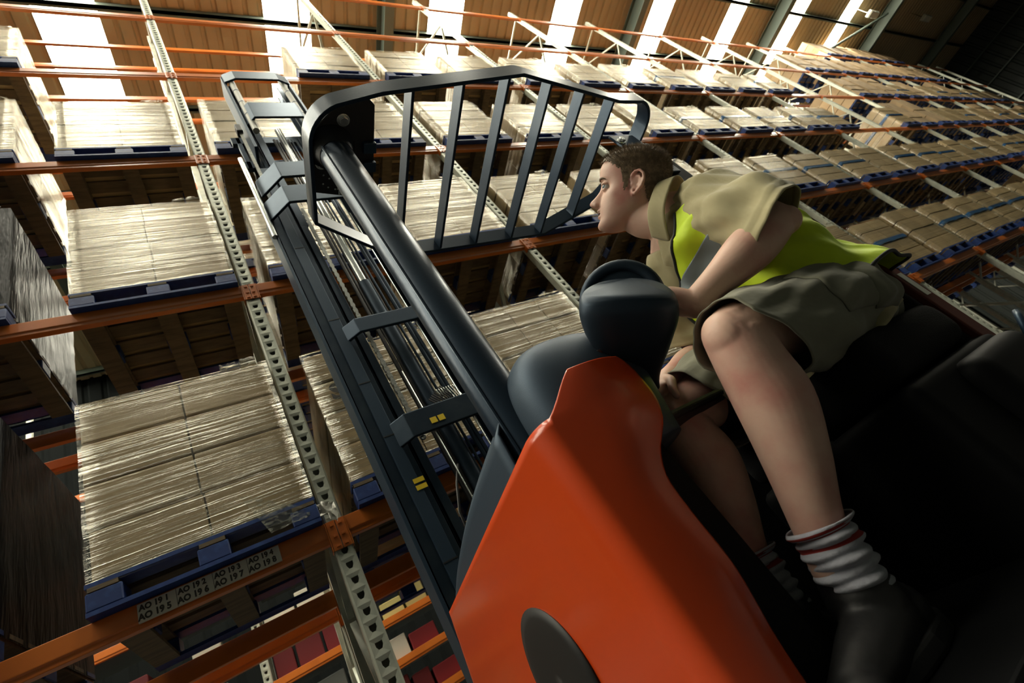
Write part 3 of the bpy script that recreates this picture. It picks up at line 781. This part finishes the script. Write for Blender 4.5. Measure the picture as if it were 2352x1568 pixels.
def tie(z, hgt, xa, out, ch, mat='mast_paint', w_=.02):
    """cross tie bowed towards the cab with chamfered ends"""
    o = MB(ZC); pts = [(MCX - xa, YM + .01), (MCX - xa + ch, YM - out), (MCX + xa - ch, YM - out), (MCX + xa, YM + .01)]
    band(o, pts, z, z + hgt, w_, closed=False); return o.build('cross_tie', mat, mast, bevel=.005)
tie(1.955, .115, .345, .07, .10, 'mast_blue'); tie(1.165, .15, .345, .07, .10)
tie(3.27, .22, .455, .15, .16); tie(3.62, .22, .42, .15, .16); tie(4.75, .30, .31, .10, .10)
# stage heads
o = MB(ZC); band(o, [(MCX - .30, YM + .13), (MCX - .30, YM - .06), (MCX - .2, YM - .1), (MCX + .2, YM - .1), (MCX + .3, YM - .06), (MCX + .3, YM + .13)], 5.60, 5.78, .02, closed=False); o.build('mast_head', 'mast_blue', mast, bevel=.004)
for s_ in (-1, 1):
    o = MB(ZC); o.b2((MCX + s_ * .315, YM - .05, 4.3), (MCX + s_ * .29, YM + .14, 5.75)); o.build('head_cheek', 'mast_blue', mast, bevel=.004)
    o = MB(ZC); o.tube([(MCX + s_ * .235, YM - .04, 4.6), (MCX + s_ * .235, YM - .04, 5.7)], .028, 14); o.build('lift_cylinder', 'white_label', mast, smooth=True)
    for z in (4.9, 5.15, 5.4): 
        o = MB(ZC); o.tube([(MCX + s_ * .235, YM - .04, z), (MCX + s_ * .235, YM - .04, z + .012)], .0295, 14); o.build('cylinder_ring', 'mast_blue', mast, smooth=True)
    # hydraulic hose loop with ribbed guide
    o = MB(ZC); z = 3.75; i = 0
    while z < 4.62:
        o.b2((MCX + s_ * .36 - .012, YM - .03, z), (MCX + s_ * .36 + .012, YM - .012, z + .012)); z += .02
    hc = o.build('hose_chain', 'chain_steel', mast); tag(hc, kind='stuff')
    o = MB(ZC); o.b2((MCX + s_ * .34, YM - .05, 4.60), (MCX + s_ * .39, YM + .02, 4.72)); o.build('hose_clamp', 'black_part', mast, bevel=.008)
    o = MB(ZC); o.tube([(MCX + s_ * .455, YM - .02, 3.05), (MCX + s_ * .455, YM - .02, 4.15)], .02, 12); o.build('side_cylinder', 'steel', mast, smooth=True)
for dx in (-.10, -.075, -.05, .02, .045, .09, .115):
    r = .009 if abs(dx) < .08 else .014
    o = MB(ZC); o.tube([(MCX + dx, YM + .05, .35), (MCX + dx, YM + .05, 4.6)], r, 8); o.build('hose', 'black_part' if dx < .03 else 'mast_paint', mast, smooth=True)
o = MB(ZC); o.tube([(MCX - .02, YM + .06, 0), (MCX - .02, YM + .06, 2.5)], .045, 20); o.build('centre_cylinder', 'mast_paint', mast, smooth=True)
o = MB(ZC); o.tube([(MCX - .02, YM + .06, 2.5), (MCX - .02, YM + .06, 4.8)], .03, 20); o.build('cylinder_rod', 'steel', mast, smooth=True)
# thin steel stay wires
for xa, za, xb, zb in ((.115, 3.2, .10, .35), (-.13, 1.6, -.12, .25)):
    o = MB(ZC); o.tube([(MCX + xa, YM - .05, za), (MCX + xb, YM - .05, zb)], .004, 6); o.build('stay_wire', 'steel', mast, smooth=True)
o = MB(ZC)
for i in range(9): o.tube([(MCX - .06 + .012 * i, YM - .02, 1.38 + .008 * i), (MCX - .03 + .012 * i, YM - .04, 1.31 + .006 * i), (MCX - .02 + .012 * i, YM - .02, 1.24)], .005, 6)
o.build('hose_bundle', 'black_part', mast, smooth=True)
o = MB(ZC)
for i in range(8): o.tube([(MCX + .0 + .015 * i, YM - .03, 1.42), (MCX + .02 + .015 * i, YM - .03, 1.32)], .004, 6)
o.build('fitting_row', 'steel', mast, smooth=True)
for i in (0, 1): MB(ZC).b2((MCX - .335 + .0, YM - .0145, .95 - .038 * i), (MCX - .28, YM - .0125, .975 - .038 * i)).build('yellow_mark', 'yellow_mark', mast)
for a, b in ((-.13, -.095), (-.085, -.05)): MB(ZC).b2((MCX + a, YM - .073, 1.20), (MCX + b, YM - .0705, 1.235)).build('yellow_mark', 'yellow_mark', mast)
o = MB(ZC); o.b2((MCX - .24, YM - .02, .33), (MCX - .15, YM - .005, .47)); bp = o.build('valve_plate', 'black_part', mast, bevel=.004)
for z in (.37, .43): bolt((MCX - .2, YM - .02, z), .008, .01, ax=(0, -1, 0), parent=mast, washer=False)
o = MB(ZC); o.tube([(MCX - .10, YM - .03, .95), (MCX - .16, YM - .05, .85), (MCX - .21, YM - .04, .72), (MCX - .215, YM - .03, .62)], .007, 8); o.build('loose_hose', 'black_part', mast, smooth=True)
# carriage with forks at the top
o = MB(ZC); o.b2((MCX - .42, YM + .17, 4.35), (MCX + .42, YM + .21, 4.47)); o.b2((MCX - .42, YM + .17, 4.80), (MCX + .42, YM + .21, 4.92)); o.b2((MCX - .38, YM + .17, 4.35), (MCX - .34, YM + .205, 4.92)); o.b2((MCX + .34, YM + .17, 4.35), (MCX + .38, YM + .205, 4.92))
cg = o.build('fork_carriage', 'mast_paint', mast, bevel=.004)
for x in (-.28, .28):
    o = MB(ZC); o.b2((MCX + x - .06, YM + .21, 4.33), (MCX + x + .06, YM + .25, 4.95)); o.b2((MCX + x - .06, YM + .21, 4.30), (MCX + x + .06, YM + .55, 4.34)); o.build('fork', 'black_part', mast, bevel=.004)
# ------------------------------------------------------------------ the driver
person = empty('person', (1.15, .68, .1))
tag(person, 'man in khaki shirt, yellow hi-vis vest and shorts seated looking up at the mast', 'person')
def remesh(mb, name, mat, parent, voxel, iters, fac=.5):
    o = mb.build('tmp', mat, None)
    md = o.modifiers.new('r', 'REMESH'); md.mode = 'VOXEL'; md.voxel_size = voxel; md.use_smooth_shade = True
    sm = o.modifiers.new('s', 'SMOOTH'); sm.factor = fac; sm.iterations = iters
    bpy.context.view_layer.update(); dg = bpy.context.evaluated_depsgraph_get()
    me = bpy.data.meshes.new_from_object(o.evaluated_get(dg)); bpy.data.objects.remove(o)
    wl = wloc(parent); me.transform(Matrix.Translation(-wl)); me.name = name
    me.materials.clear(); me.materials.append(MATS[mat]); me.polygons.foreach_set('use_smooth', [True] * len(me.polygons))
    q = bpy.data.objects.new(name, me); COL.objects.link(q); q.parent = parent; return q
# key points, relative to the camera
Lh, Lk, La = V((1.249, .575, .257)), V((.812, .527, .252)), V((.742, .678, -.134))
Rh, Rk, Ra = V((1.26, .77, .257)), V((.83, .80, .25)), V((.745, .855, -.12))
Ls, Le, Lw = V((1.165, .505, .650)), ray(1782, 512) * 1.275, ray(1594, 700) * 1.09
Rs, Re, Rw = V((1.175, .745, .645)), V((1.13, .86, .385)), V((.87, .785, .33))
N = V((1.142, .587, .695))
# head frame
hv = ray(1450, 440); HC = hv * 1.52
def orth(a, b): a = a - b * a.dot(b); return a.normalized()
F0 = orth(-IR, hv); U0 = IU - hv * IU.dot(hv); U0 = orth(U0, F0)
ro = math.radians(16); UH = (U0 * math.cos(ro) + hv * math.sin(ro)).normalized(); FH = F0
LH = UH.cross(FH).normalized()
tw = math.radians(-4); FH = (FH * math.cos(tw) + LH * math.sin(tw)).normalized(); LH = UH.cross(FH).normalized()
def H(x, y, z): return HC + FH * x + LH * y + UH * z
HAX = (FH, LH, UH)
hz = [-.120, -.113, -.100, -.080, -.060, -.040, -.020, .0, .020, .040, .060, .080, .100, .113, .119]
hf = [.068, .083, .089, .086, .088, .087, .083, .080, .0845, .0935, .095, .087, .066, .038, .005]
hb = [.035, .010, -.015, -.040, -.062, -.078, -.088, -.095, -.100, -.103, -.102, -.096, -.080, -.055, -.02]
hw = [.016, .033, .046, .056, .0625, .067, .0705, .073, .0745, .0755, .0755, .0725, .061, .042, .015]
TF = list(zip(hz, hf)); TB = list(zip(hz, hb)); TW = list(zip(hz, hw))
def head_pt(z, a, off=0.):
    xf = smooth_lerp(TF, z); xb = smooth_lerp(TB, z); w_ = smooth_lerp(TW, z)
    c = (xf + xb) / 2; ax_ = (xf - xb) / 2; ca = math.cos(a); sa = math.sin(a)
    p = .88
    x = c + (ax_ + off) * math.copysign(abs(ca) ** p, ca); y = (w_ + off) * math.copysign(abs(sa) ** .92, sa)
    if x > 0 and off == 0:
        x -= .013 * math.exp(-((abs(y) - .031) / .017) ** 2 - ((z - .006) / .0125) ** 2)      # eye sockets
        x += .006 * math.exp(-((abs(y) - .026) / .020) ** 2 - ((z - .030) / .008) ** 2)       # brow
        x -= .004 * math.exp(-(y / .03) ** 2 - ((z + .086) / .007) ** 2)                      # under the lip
        y += math.copysign(.004, y) * math.exp(-((x - .055) / .02) ** 2 - ((z + .018) / .018) ** 2)
    return H(x, y, z)
body = MB(ZC)
body.grid(56, 72, lambda u, v: head_pt(-.120 + .239 * u, 2 * PI * v), cv=True, capu=True)
# nose
def nose(u, v):
    z = smooth_lerp([(0, .026), (.3, .004), (.6, -.018), (.82, -.034), (.93, -.044), (1, -.049)], u)
    xt = smooth_lerp([(0, .089), (.3, .092), (.6, .106), (.82, .1195), (.93, .118), (1, .101)], u)
    wd = smooth_lerp([(0, .0065), (.3, .0080), (.6, .0115), (.82, .0155), (.93, .0165), (1, .0130)], u)
    xb = .070; a = 2 * PI * v
    return H((xt + xb) / 2 + (xt - xb) / 2 * math.cos(a), wd * math.sin(a) * (1.15 if math.cos(a) < 0 else 1), z)
body.grid(24, 24, nose, cv=True, capu=True)
for s_ in (-1, 1):
    body.ell(H(.097, s_ * .0135, -.0415), (.0115, .0068, .0085), HAX, 10, 14)
    body.ell(H(.0740, s_ * .0315, .0132), (.0128, .0150, .0056), HAX, 10, 14)   # upper lid
    body.ell(H(.0718, s_ * .0315, -.0030), (.0115, .0142, .0046), HAX, 10, 14)  # lower lid
    # ear: rim, lobe, bowl
    def E(x, z, d): return H(-.012 + x, s_ * (.0705 + d), z + .002)
    rim = [E(.008, .006, .004), E(.009, .020, .008), E(.000, .031, .013), E(-.013, .033, .018), E(-.023, .024, .022), E(-.026, .008, .023), E(-.021, -.009, .020), E(-.012, -.021, .015), E(-.003, -.030, .010), E(.003, -.028, .006), E(.005, -.018, .004)]
    body.tube(rim, [.0035, .0042, .0045, .0047, .0048, .0048, .0048, .005, .0058, .005, .004], 10)
    body.ell(E(-.012, .006, .006), (.017, .0045, .026), (FH, (LH * s_ + FH * .45).normalized(), UH), 10, 16)
    body.tube([E(-.004, .018, .010), E(-.014, .018, .015), E(-.018, .004, .016), E(-.012, -.010, .013)], [.003, .0036, .0038, .003], 8)
    body.ell(E(.006, -.002, .004), (.004, .005, .006), HAX, 8, 12)
body.ell(H(.0885, 0, -.0595), (.0085, .0235, .0050), HAX, 10, 18)      # lips, a little open
body.ell(H(.0850, 0, -.0775), (.0085, .0210, .0052), HAX, 10, 18)
body.ell(H(.078, 0, -.103), (.013, .022, .014), HAX, 10, 16)
# neck
Hb = H(-.030, 0, -.075)
body.limb([H(-.015, 0, -.045), Hb, (Hb + N) / 2 + V((-.003, .01, 0)), N, N + V((.03, .01, -.08))], [.054, .056, .058, .066, .09], 28)
# torso
body.limb([(1.285, .67, .24), (1.25, .655, .38), (1.20, .63, .52), (1.165, .612, .62)], [.12, .115, .125, .105], 28)
body.limb([Ls, (1.155, .61, .665), Rs], [.058, .075, .058], 20)
# arms
def fore(a, b, t): return a + (b - a) * t
body.limb([Ls, fore(Ls, Le, .4), fore(Ls, Le, .85), Le], [.052, .050, .046, .044], 24)
body.limb([Le, fore(Le, Lw, .18), fore(Le, Lw, .38), fore(Le, Lw, .7), Lw], [.043, .051, .0515, .038, .030], 28)
body.limb([Rs, fore(Rs, Re, .4), fore(Rs, Re, .85), Re], [.052, .050, .046, .044], 24)
body.limb([Re, fore(Re, Rw, .2), fore(Re, Rw, .4), fore(Re, Rw, .7), Rw], [.043, .050, .050, .038, .030], 28)
body.ell(Le + V((.012, -.012, -.01)), (.034, .034, .034))
def hand(w_, fwd, up, side, curl, parent_mb):
    """palm plus five fingers; fwd along the hand, up = back of the hand, side = towards the thumb"""
    fwd = fwd.normalized(); up = orth(up, fwd); sd_ = fwd.cross(up).normalized(); sd_ = sd_ if sd_.dot(side) > 0 else -sd_
    A = (fwd, sd_, up)
    parent_mb.limb([w_ - fwd * .01, w_ + fwd * .03, w_ + fwd * .055], [.028, .031, .030], 18)
    parent_mb.ell(w_ + fwd * .055, (.048, .042, .017), A, 12, 18)
    for i, (o_, L) in enumerate(((.031, .072), (.011, .081), (-.010, .075), (-.029, .060))):
        p = w_ + fwd * .088 + sd_ * o_; d = (fwd + sd_ * o_ * 2.).normalized(); pts = [p - d * .02, p]; a = curl * .6
        for s2, fr in enumerate((.45, .30, .25)):
            q = d * math.cos(a) - up * math.sin(a); pts.append(pts[-1] + q * L * fr); a += curl
        parent_mb.limb(pts, [.0095, .0095, .0088, .0082, .0070], 12)
    p = w_ + fwd * .03 + sd_ * .030; d = (fwd * .7 + sd_ * .7 - up * .25).normalized(); d2 = (fwd * .9 + sd_ * .2 - up * .45).normalized()
    parent_mb.limb([p - d * .012, p + d * .032, p + d * .032 + d2 * .030, p + d * .032 + d2 * .030 + (d2 - up * .4).normalized() * .022], [.014, .0115, .010, .0085], 12)
hand(Lw, -IR * .95 + IU * .12 + hv * .38, V((-.3, -.4, .8)), V((0, 1, .2)), .55, body)
hand(Rw, V((-.95, .0, -.32)), V((-.3, 0, .95)), V((0, -1, 0)), .45, body)
# legs
body.limb([Lh, fore(Lh, Lk, .4), fore(Lh, Lk, .8), Lk], [.092, .084, .069, .062], 30)
body.ell(Lk + V((-.030, -.004, .006)), (.036, .046, .046))
sh = La - Lk; cb = V((.022, -.002, 0))
body.limb([Lk, Lk + sh * .14 + cb * .3, Lk + sh * .32 + cb, Lk + sh * .55 + cb * .7, Lk + sh * .80, La], [.061, .063, .0685, .058, .043, .040], 32)
body.limb([Rh, fore(Rh, Rk, .4), fore(Rh, Rk, .8), Rk], [.092, .084, .069, .062], 30)
body.ell(Rk + V((-.028, -.004, .006)), (.036, .044, .044))
sh = Ra - Rk
body.limb([Rk, Rk + sh * .14 + cb * .3, Rk + sh * .32 + cb, Rk + sh * .55 + cb * .7, Rk + sh * .80, Ra], [.060, .061, .066, .056, .042, .039], 32)
body.limb([La, La + V((.0, .004, -.06))], [.039, .042], 20); body.limb([Ra, Ra + V((.0, .004, -.06))], [.039, .042], 20)
bo = remesh(body, 'body', 'skin', person, .0032, 4)
# eyes, mouth
for s_ in (-1, 1):
    o = MB(ZC); o.ell(H(.0695, s_ * .031, .0055), (.0125, .0125, .0125), HAX, 16, 20); ey = o.build('eye', 'eye_white', person, smooth='all')
    gd = (FH * .72 + UH * .16 + LH * .55 * s_).normalized(); ga = orth(LH, gd); gb = gd.cross(ga)
    o = MB(ZC); o.ell(H(.0695, s_ * .031, .0055) + gd * .0092, (.0042, .0068, .0068), (gd, ga, gb), 10, 14); o.build('iris', 'iris', ey, smooth='all')
    o = MB(ZC); bw = [H(.091, s_ * .012, .0265), H(.0915, s_ * .024, .0305), H(.084, s_ * .038, .0305), H(.074, s_ * .047, .025)]
    o.tube(bw, [.0022, .0032, .0028, .0012], 8); o.build('eyebrow', 'hair', person, smooth='all')
o = MB(ZC); o.ell(H(.080, 0, -.067), (.0125, .021, .0042), HAX, 10, 16); o.build('mouth', 'mouth_dark', person, smooth='all')
o = MB(ZC); o.ell(H(.0835, 0, -.0635), (.008, .016, .0022), HAX, 8, 14); o.build('teeth', 'eye_white', person, smooth='all')
# hair: a close cap plus short strands
hl = [(-.11, -.058), (-.07, -.052), (-.048, -.040), (-.036, .0), (-.028, .028), (-.008, .036), (.004, .018), (.009, -.012), (.018, -.016), (.024, .02), (.033, .044), (.055, .060), (.075, .074), (.10, .080)]
rnd = random.Random(5); cap = MB(ZC); nu, nv = 90, 150; keep = {}
P = [[None] * nv for _ in range(nu)]; LX = {}
for i in range(nu):
    z = -.07 + .189 * i / (nu - 1)
    for j in range(nv):
        a = 2 * PI * j / nv; off = .0035 + .0045 * max(0, min(1, (z - .03) / .06))
        p = head_pt(z + (off * .9 if i == nu - 1 else 0), a, off); d = p - HC; x = d.dot(FH)
        P[i][j] = p; LX[i, j] = (x, z)
for i in range(nu): cap.v += P[i]
top = len(cap.v); cap.v.append(H(-.01, 0, .1265))
for i in range(nu - 1):
    for j in range(nv):
        x, z = LX[i, j]
        if z > lerp(hl, x) + .004 * math.sin(j * 1.7): cap.f.append((i * nv + j, i * nv + (j + 1) % nv, (i + 1) * nv + (j + 1) % nv, (i + 1) * nv + j))
for j in range(nv): cap.f.append(((nu - 1) * nv + j, (nu - 1) * nv + (j + 1) % nv, top))
hr = cap.build('hair', 'hair', person, smooth='all')
st = MB(ZC); fl = list(cap.f)
for _ in range(14000):
    f = rnd.choice(fl); p = sum((cap.v[i] for i in f), V()) / len(f); d = p - H(-.005, 0, .01); x = d.dot(FH); z = (p - HC).dot(UH); up = max(0, min(1, (z - .02) / .08))
    n_ = (d.normalized() + FH * .25 * up + V((rnd.uniform(-.3, .3), rnd.uniform(-.3, .3), rnd.uniform(-.3, .3))) - UH * .5 * (1 - up)).normalized()
    L = (.003 + .010 * up) * rnd.uniform(.6, 1.2); t = n_.cross(V((rnd.uniform(-1, 1), rnd.uniform(-1, 1), rnd.uniform(-1, 1)))).normalized() * .00045
    p = p + V((rnd.uniform(-.002, .002), rnd.uniform(-.002, .002), rnd.uniform(-.002, .002)))
    st.add([p - t, p + t, p + n_ * L], [(0, 1, 2)])
hs = st.build('hair_strands', 'hair', hr); tag(hs, kind='stuff')
# ---- clothes
def cmp(tabs, u): return V([smooth_lerp([(a, b[i]) for a, b in tabs], u) for i in range(3)])
TC = [(0, V((1.255, .668, .150))), (.3, V((1.25, .655, .32))), (.58, V((1.205, .63, .49))), (.8, V((1.17, .605, .60))), (.92, V((1.152, .592, .662))), (1, V((1.142, .585, .705)))]
TA = [(0, .150), (.3, .150), (.58, .138), (.8, .115), (.92, .085), (1, .066)]
TBW = [(0, .185), (.3, .178), (.58, .180), (.75, .172), (.84, .150), (.92, .105), (1, .068)]
fx = V((-.975, .02, -.2)).normalized(); ly = V((0, -1, 0))
def wr(a, u, k=1.):
    return k * 1.5 * (.006 * math.sin(3.0 * a + 9 * u + 1.3 * math.sin(7 * u)) + .0045 * math.sin(17 * u + 2.2 * math.sin(2 * a)) + .003 * math.sin(7 * a - 23 * u) + .002 * math.sin(13 * a + 31 * u))
def torso(u, a, off=0., k=1.):
    c = cmp(TC, u); A = smooth_lerp(TA, u) + off; B = smooth_lerp(TBW, u) + off; ca = math.cos(a); sa = math.sin(a); p = .85
    e = wr(a, u, k) * (1 if u < .85 else .4)
    return c + fx * ((A + e) * math.copysign(abs(ca) ** p, ca)) + ly * ((B + e) * math.copysign(abs(sa) ** p, sa)) + V((0, 0, -.05 * abs(sa) ** 2 * max(0, u - .8) * 3))
o = MB(ZC); o.grid(80, 110, lambda u, v: torso(u, 2 * PI * v), cv=True)
def sleeve(P0, P1, r0, r1, seed, slant=0.):
    d = (P1 - P0).normalized(); e1 = orth(V((0, 0, 1)), d); e2 = d.cross(e1)
    def fn(u, v):
        a = 2 * PI * v; r = r0 + (r1 - r0) * u; r *= .6 + .4 * min(1, u * 4 + .35)
        e = .0085 * math.sin(2 * a + 10 * u + seed) + .008 * math.sin(5 * a - 7 * u + seed * 2) * u + .006 * abs(math.sin(9 * u + 2.2 * math.sin(a + seed))) + .003 * math.sin(11 * a + 16 * u); e *= 1 - .75 * max(0, u - .7) / .3; e += -(.003 if u > .93 else 0) + (.002 if .90 < u < .93 else 0)
        return P0 + (P1 - P0) * u + (e1 * math.cos(a) + e2 * math.sin(a)) * (r + e) + d * slant * u * u * (e1 * math.cos(a) + e2 * math.sin(a)).dot(-hv)
    return fn
shirt = o.build('shirt', 'shirt', person, smooth='all', solid=.003)
LsE = Ls + (Le - Ls) * 1.04 + V((-.016, .0, -.008)); RsE = V((1.135, .85, .43))
o = MB(ZC); o.grid(44, 64, sleeve(V((1.175, .55, .672)), LsE, .088, .095, 1., .085), cv=True); sl = o.build('sleeve', 'shirt', shirt, smooth='all', solid=.003)
o = MB(ZC); o.grid(36, 56, sleeve(V((1.17, .69, .655)), RsE, .095, .088, 4.), cv=True); o.build('sleeve', 'shirt', shirt, smooth='all', solid=.003)
nd = (Hb - N).normalized(); ce1 = orth(fx, nd); ce2 = nd.cross(ce1)
if ce2.dot(ly) < 0: ce2 = -ce2
def collar(u, v):
    a = math.radians(-26 + 326 * v); r = .084 + .018 * u + .003 * math.sin(5 * a)
    rise = smooth_lerp([(0, .050), (.35, .050), (1, .002)], u)
    fr = math.exp(-((min(v, 1 - v)) / .10) ** 2)
    return N - nd * .012 + nd * (rise - .012 * fr * u) + (ce1 * math.cos(a) + ce2 * math.sin(a)) * (r + .012 * fr * u)
o = MB(ZC); o.grid(12, 70, collar); o.build('collar', 'shirt', shirt, smooth='all', solid=.003)
for u in (.05, .24, .44, .62):
    p = torso(u, math.radians(4), .004); 
    o = MB(ZC); o.tube([p, p + fx * .003], .0055, 14); o.build('button', 'white_label', shirt, smooth=True)
# vest
va0, va1 = -30., 302.
def vest_fn(off):
    def fn(u, v):
        uu = .16 + .78 * u; a = math.radians(va0 + 52 * max(0, u - .62) ** 1.3 / .38 ** 1.3 * (1 - v) + (va1 - va0) * v)
        p = torso(uu, a, .011 + off, 1.); fl_ = max(0, 1 - u / .45) ** 1.3
        bk = max(0, math.cos(a - math.radians(150))) ** 1.2
        p = p + (V((.05, -.045, -.03)) * bk + fx * .02 + V((0, -.02, 0)) * max(0, math.sin(a))) * fl_
        p += V((0, 0, .015)) * fl_ * max(0, math.cos(a - math.radians(80))) + V((0, 0, .010 * math.sin(5 * a))) * fl_ + V((0, -.012, .0)) * math.sin(6 * a) * fl_
        return p
    return fn
def vest_part(name, mat, off, cond, parent, nu=110, nv=190, solid=.002):
    fn = vest_fn(off); o = MB(ZC); vs = [[fn(i / (nu - 1), j / (nv - 1)) for j in range(nv)] for i in range(nu)]
    for r_ in vs: o.v += r_
    for i in range(nu - 1):
        for j in range(nv - 1):
            if cond(i / (nu - 1), j / (nv - 1), vs[i][j]): o.f.append((i * nv + j, i * nv + j + 1, (i + 1) * nv + j + 1, (i + 1) * nv + j))
    return o.build(name, mat, parent, smooth='all', solid=solid)
AH = [(V((1.160, .470, .60)), .098), (V((1.165, .775, .60)), .115)]
hole = lambda p: any((p - c).length < r for c, r in AH)
vest = vest_part('vest', 'vest', 0., lambda u, v, p: not hole(p), person)
tag(vest, 'fluorescent yellow hi-vis vest')
vest_part('reflective_band', 'reflective', .0022, lambda u, v, p: not hole(p) and .55 < u < .71, vest)
vest_part('shoulder_band', 'reflective', .0022, lambda u, v, p: not hole(p) and (.10 < v < .20 or .80 < v < .90) and u > .86, vest)
f_ = vest_fn(.001); T = MB(ZC)
T.tube([f_(i / 60, 0) for i in range(61)], .0045, 8); T.tube([f_(i / 60, 1) for i in range(61)], .0045, 8); T.tube([f_(0, i / 120) for i in range(121)], .0045, 8)
T.build('edge_trim', 'trim_black', vest, smooth='all')
for c, r in AH[:1]:
    # armhole binding: march round the hole on the vest surface
    pts = []
    best = min(((f_(i / 80, j / 140) - c).length, i / 80, j / 140) for i in range(81) for j in range(141)); uc, vc = best[1], best[2]
    for k_ in range(48):
        a = 2 * PI * k_ / 48; s1 = 0
        while s1 < .7:
            uu, vv = uc + s1 * math.sin(a) * .9, vc + s1 * math.cos(a) * .4
            if not (0 <= uu <= 1 and 0 <= vv <= 1) or (f_(uu, vv) - c).length > r: break
            s1 += .01
        pts.append(f_(min(1, max(0, uu)), min(1, max(0, vv))))
    o = MB(ZC); o.tube(pts, .0042, 8, closed=True); o.build('armhole_trim', 'trim_black', vest, smooth='all')
# shorts
def leg_fn(P, rz_, ry_, seed, droop=.07):
    def fn(u, v):
        c = cmp(P, u); t = (cmp(P, min(1, u + .02)) - cmp(P, max(0, u - .02))).normalized(); e1 = orth(V((0, 0, 1)), t); e2 = t.cross(e1)
        a = 2 * PI * v; dn = max(0, -math.cos(a))
        e = .007 * math.sin(2 * a + 9 * u + seed) + .010 * abs(math.sin(8 * u + 1.6 * math.sin(a + seed))) - .006 + .005 * math.sin(6 * a - 12 * u) + .0025 * math.sin(13 * a + 21 * u); e *= 1 - .7 * max(0, u - .75) / .25
        return c + e1 * (math.cos(a) * (smooth_lerp(rz_, u) + e)) + e2 * (math.sin(a) * (smooth_lerp(ry_, u) + e)) + V((droop * dn * u ** 3, 0, -.040 * dn * u ** 2))
    return fn
PLg = [(0, V((1.40, .63, .215))), (.3, V((1.27, .592, .232))), (.65, V((1.05, .556, .248))), (1, V((.780, .527, .248)))]
PRg = [(0, V((1.40, .71, .25))), (.3, V((1.27, .765, .258))), (.65, V((1.06, .79, .262))), (1, V((.865, .80, .255)))]
lf = leg_fn(PLg, [(0, .10), (.3, .112), (.65, .098), (1, .073)], [(0, .10), (.3, .118), (.65, .104), (1, .078)], .7, .11)
rf = leg_fn(PRg, [(0, .10), (.3, .115), (.65, .105), (1, .096)], [(0, .10), (.3, .118), (.65, .108), (1, .096)], 2.2)
o = MB(ZC); o.ell((1.335, .668, .225), (.125, .180, .125), nu=24, nv=40); shorts = o.build('shorts', 'shorts', person, smooth='all')
o = MB(ZC); o.grid(70, 80, lf, cv=True); ll = o.build('shorts_leg', 'shorts', shorts, smooth='all', solid=.003)
o = MB(ZC); o.grid(60, 80, rf, cv=True); o.build('shorts_leg', 'shorts', shorts, smooth='all', solid=.003)
def patch(fn, u0, u1, v0, v1, out, n=24):
    o = MB(ZC)
    def g(u, v):
        p = fn(u0 + (u1 - u0) * u, (v0 + (v1 - v0) * v) % 1.); q = cmp(PLg, u0 + (u1 - u0) * u); ed = min(1, min(u, 1 - u, v, 1 - v) * 9)
        return p + (p - q).normalized() * (.003 + out * ed + .004 * math.sin(9 * u + 5 * v) * ed)
    o.grid(n, n, g); return o
vv = [j / 40 for j in range(40)]; vo = min(vv, key=lambda q: lf(.5, q).y * 1.0 - lf(.5, q).z * .35)
patch(lf, .34, .70, vo - .10, vo + .13, .010).build('cargo_pocket', 'shorts', shorts, smooth='all', solid=.002)
patch(lf, .33, .52, vo - .11, vo + .14, .017).build('pocket_flap', 'shorts', shorts, smooth='all', solid=.002)
# socks and shoes
for A_, K_, nm in ((La, Lk, 'l'), (Ra, Rk, 'r')):
    ax = (A_ - K_).normalized(); S0 = A_ - ax * .075; S1 = A_ + V((.004, .004, -.055)); d = (S1 - S0).normalized(); e1 = orth(V((1, 0, 0)), d); e2 = d.cross(e1)
    def sk(u, v):
        a = 2 * PI * v; r = .0475 + .0030 * math.sin(46 * u + .8 * math.sin(a)) + .003 * math.sin(23 * u + 2 * a) + (.004 if u < .08 else 0)
        return S0 + (S1 - S0) * u + (e1 * math.cos(a) + e2 * math.sin(a)) * r
    o = MB(ZC); o.grid(60, 48, sk, cv=True); so_ = o.build('sock', 'sock', person, smooth='all', solid=.003)
    for u0, u1 in ((.03, .10), (.19, .26)):
        o = MB(ZC); o.grid(5, 48, lambda u, v: sk(u0 + (u1 - u0) * u, v) + ((sk(u0, v) - S0) - d * (sk(u0, v) - S0).dot(d)).normalized() * .0022, cv=True); o.build('stripe', 'sock_red', so_, smooth='all')
    o = MB(ZC); B_ = V((A_.x, A_.y, -.225))
    o.limb([A_ + V((.004, .004, -.035)), B_ + V((.005, .004, .02))], [.056, .055], 24); o.ell(B_ + V((.035, .006, .0)), (.055, .048, .050)); o.limb([B_ + V((.01, .004, .01)), B_ + V((-.08, -.006, -.006)), B_ + V((-.15, -.012, -.014))], [.052, .048, .036], 24)
    o.ell(B_ + V((-.155, -.012, -.016)), (.052, .050, .032))
    she = remesh(o, 'shoe', 'shoe', person, .005, 4)
    o = MB(ZC); o.prism([(B_.x + .095 * math.cos(t) * (1 if math.cos(t) > 0 else 2.25), B_.y + (.048 if math.cos(t) > 0 else .052) * math.sin(t)) for t in [2 * PI * i / 28 for i in range(28)]], -.274, -.245); o.build('sole', 'shoe', she, bevel=.006)
    for i in range(4):
        c = B_ + V((-.05 - .022 * i, -.004, .047 - .008 * i)); o = MB(ZC); o.tube([c + V((0, -.032, -.016)), c + V((.006, 0, .002)), c + V((0, .032, -.016))], .003, 6); o.build('lace', 'trim_black', she, smooth='all')
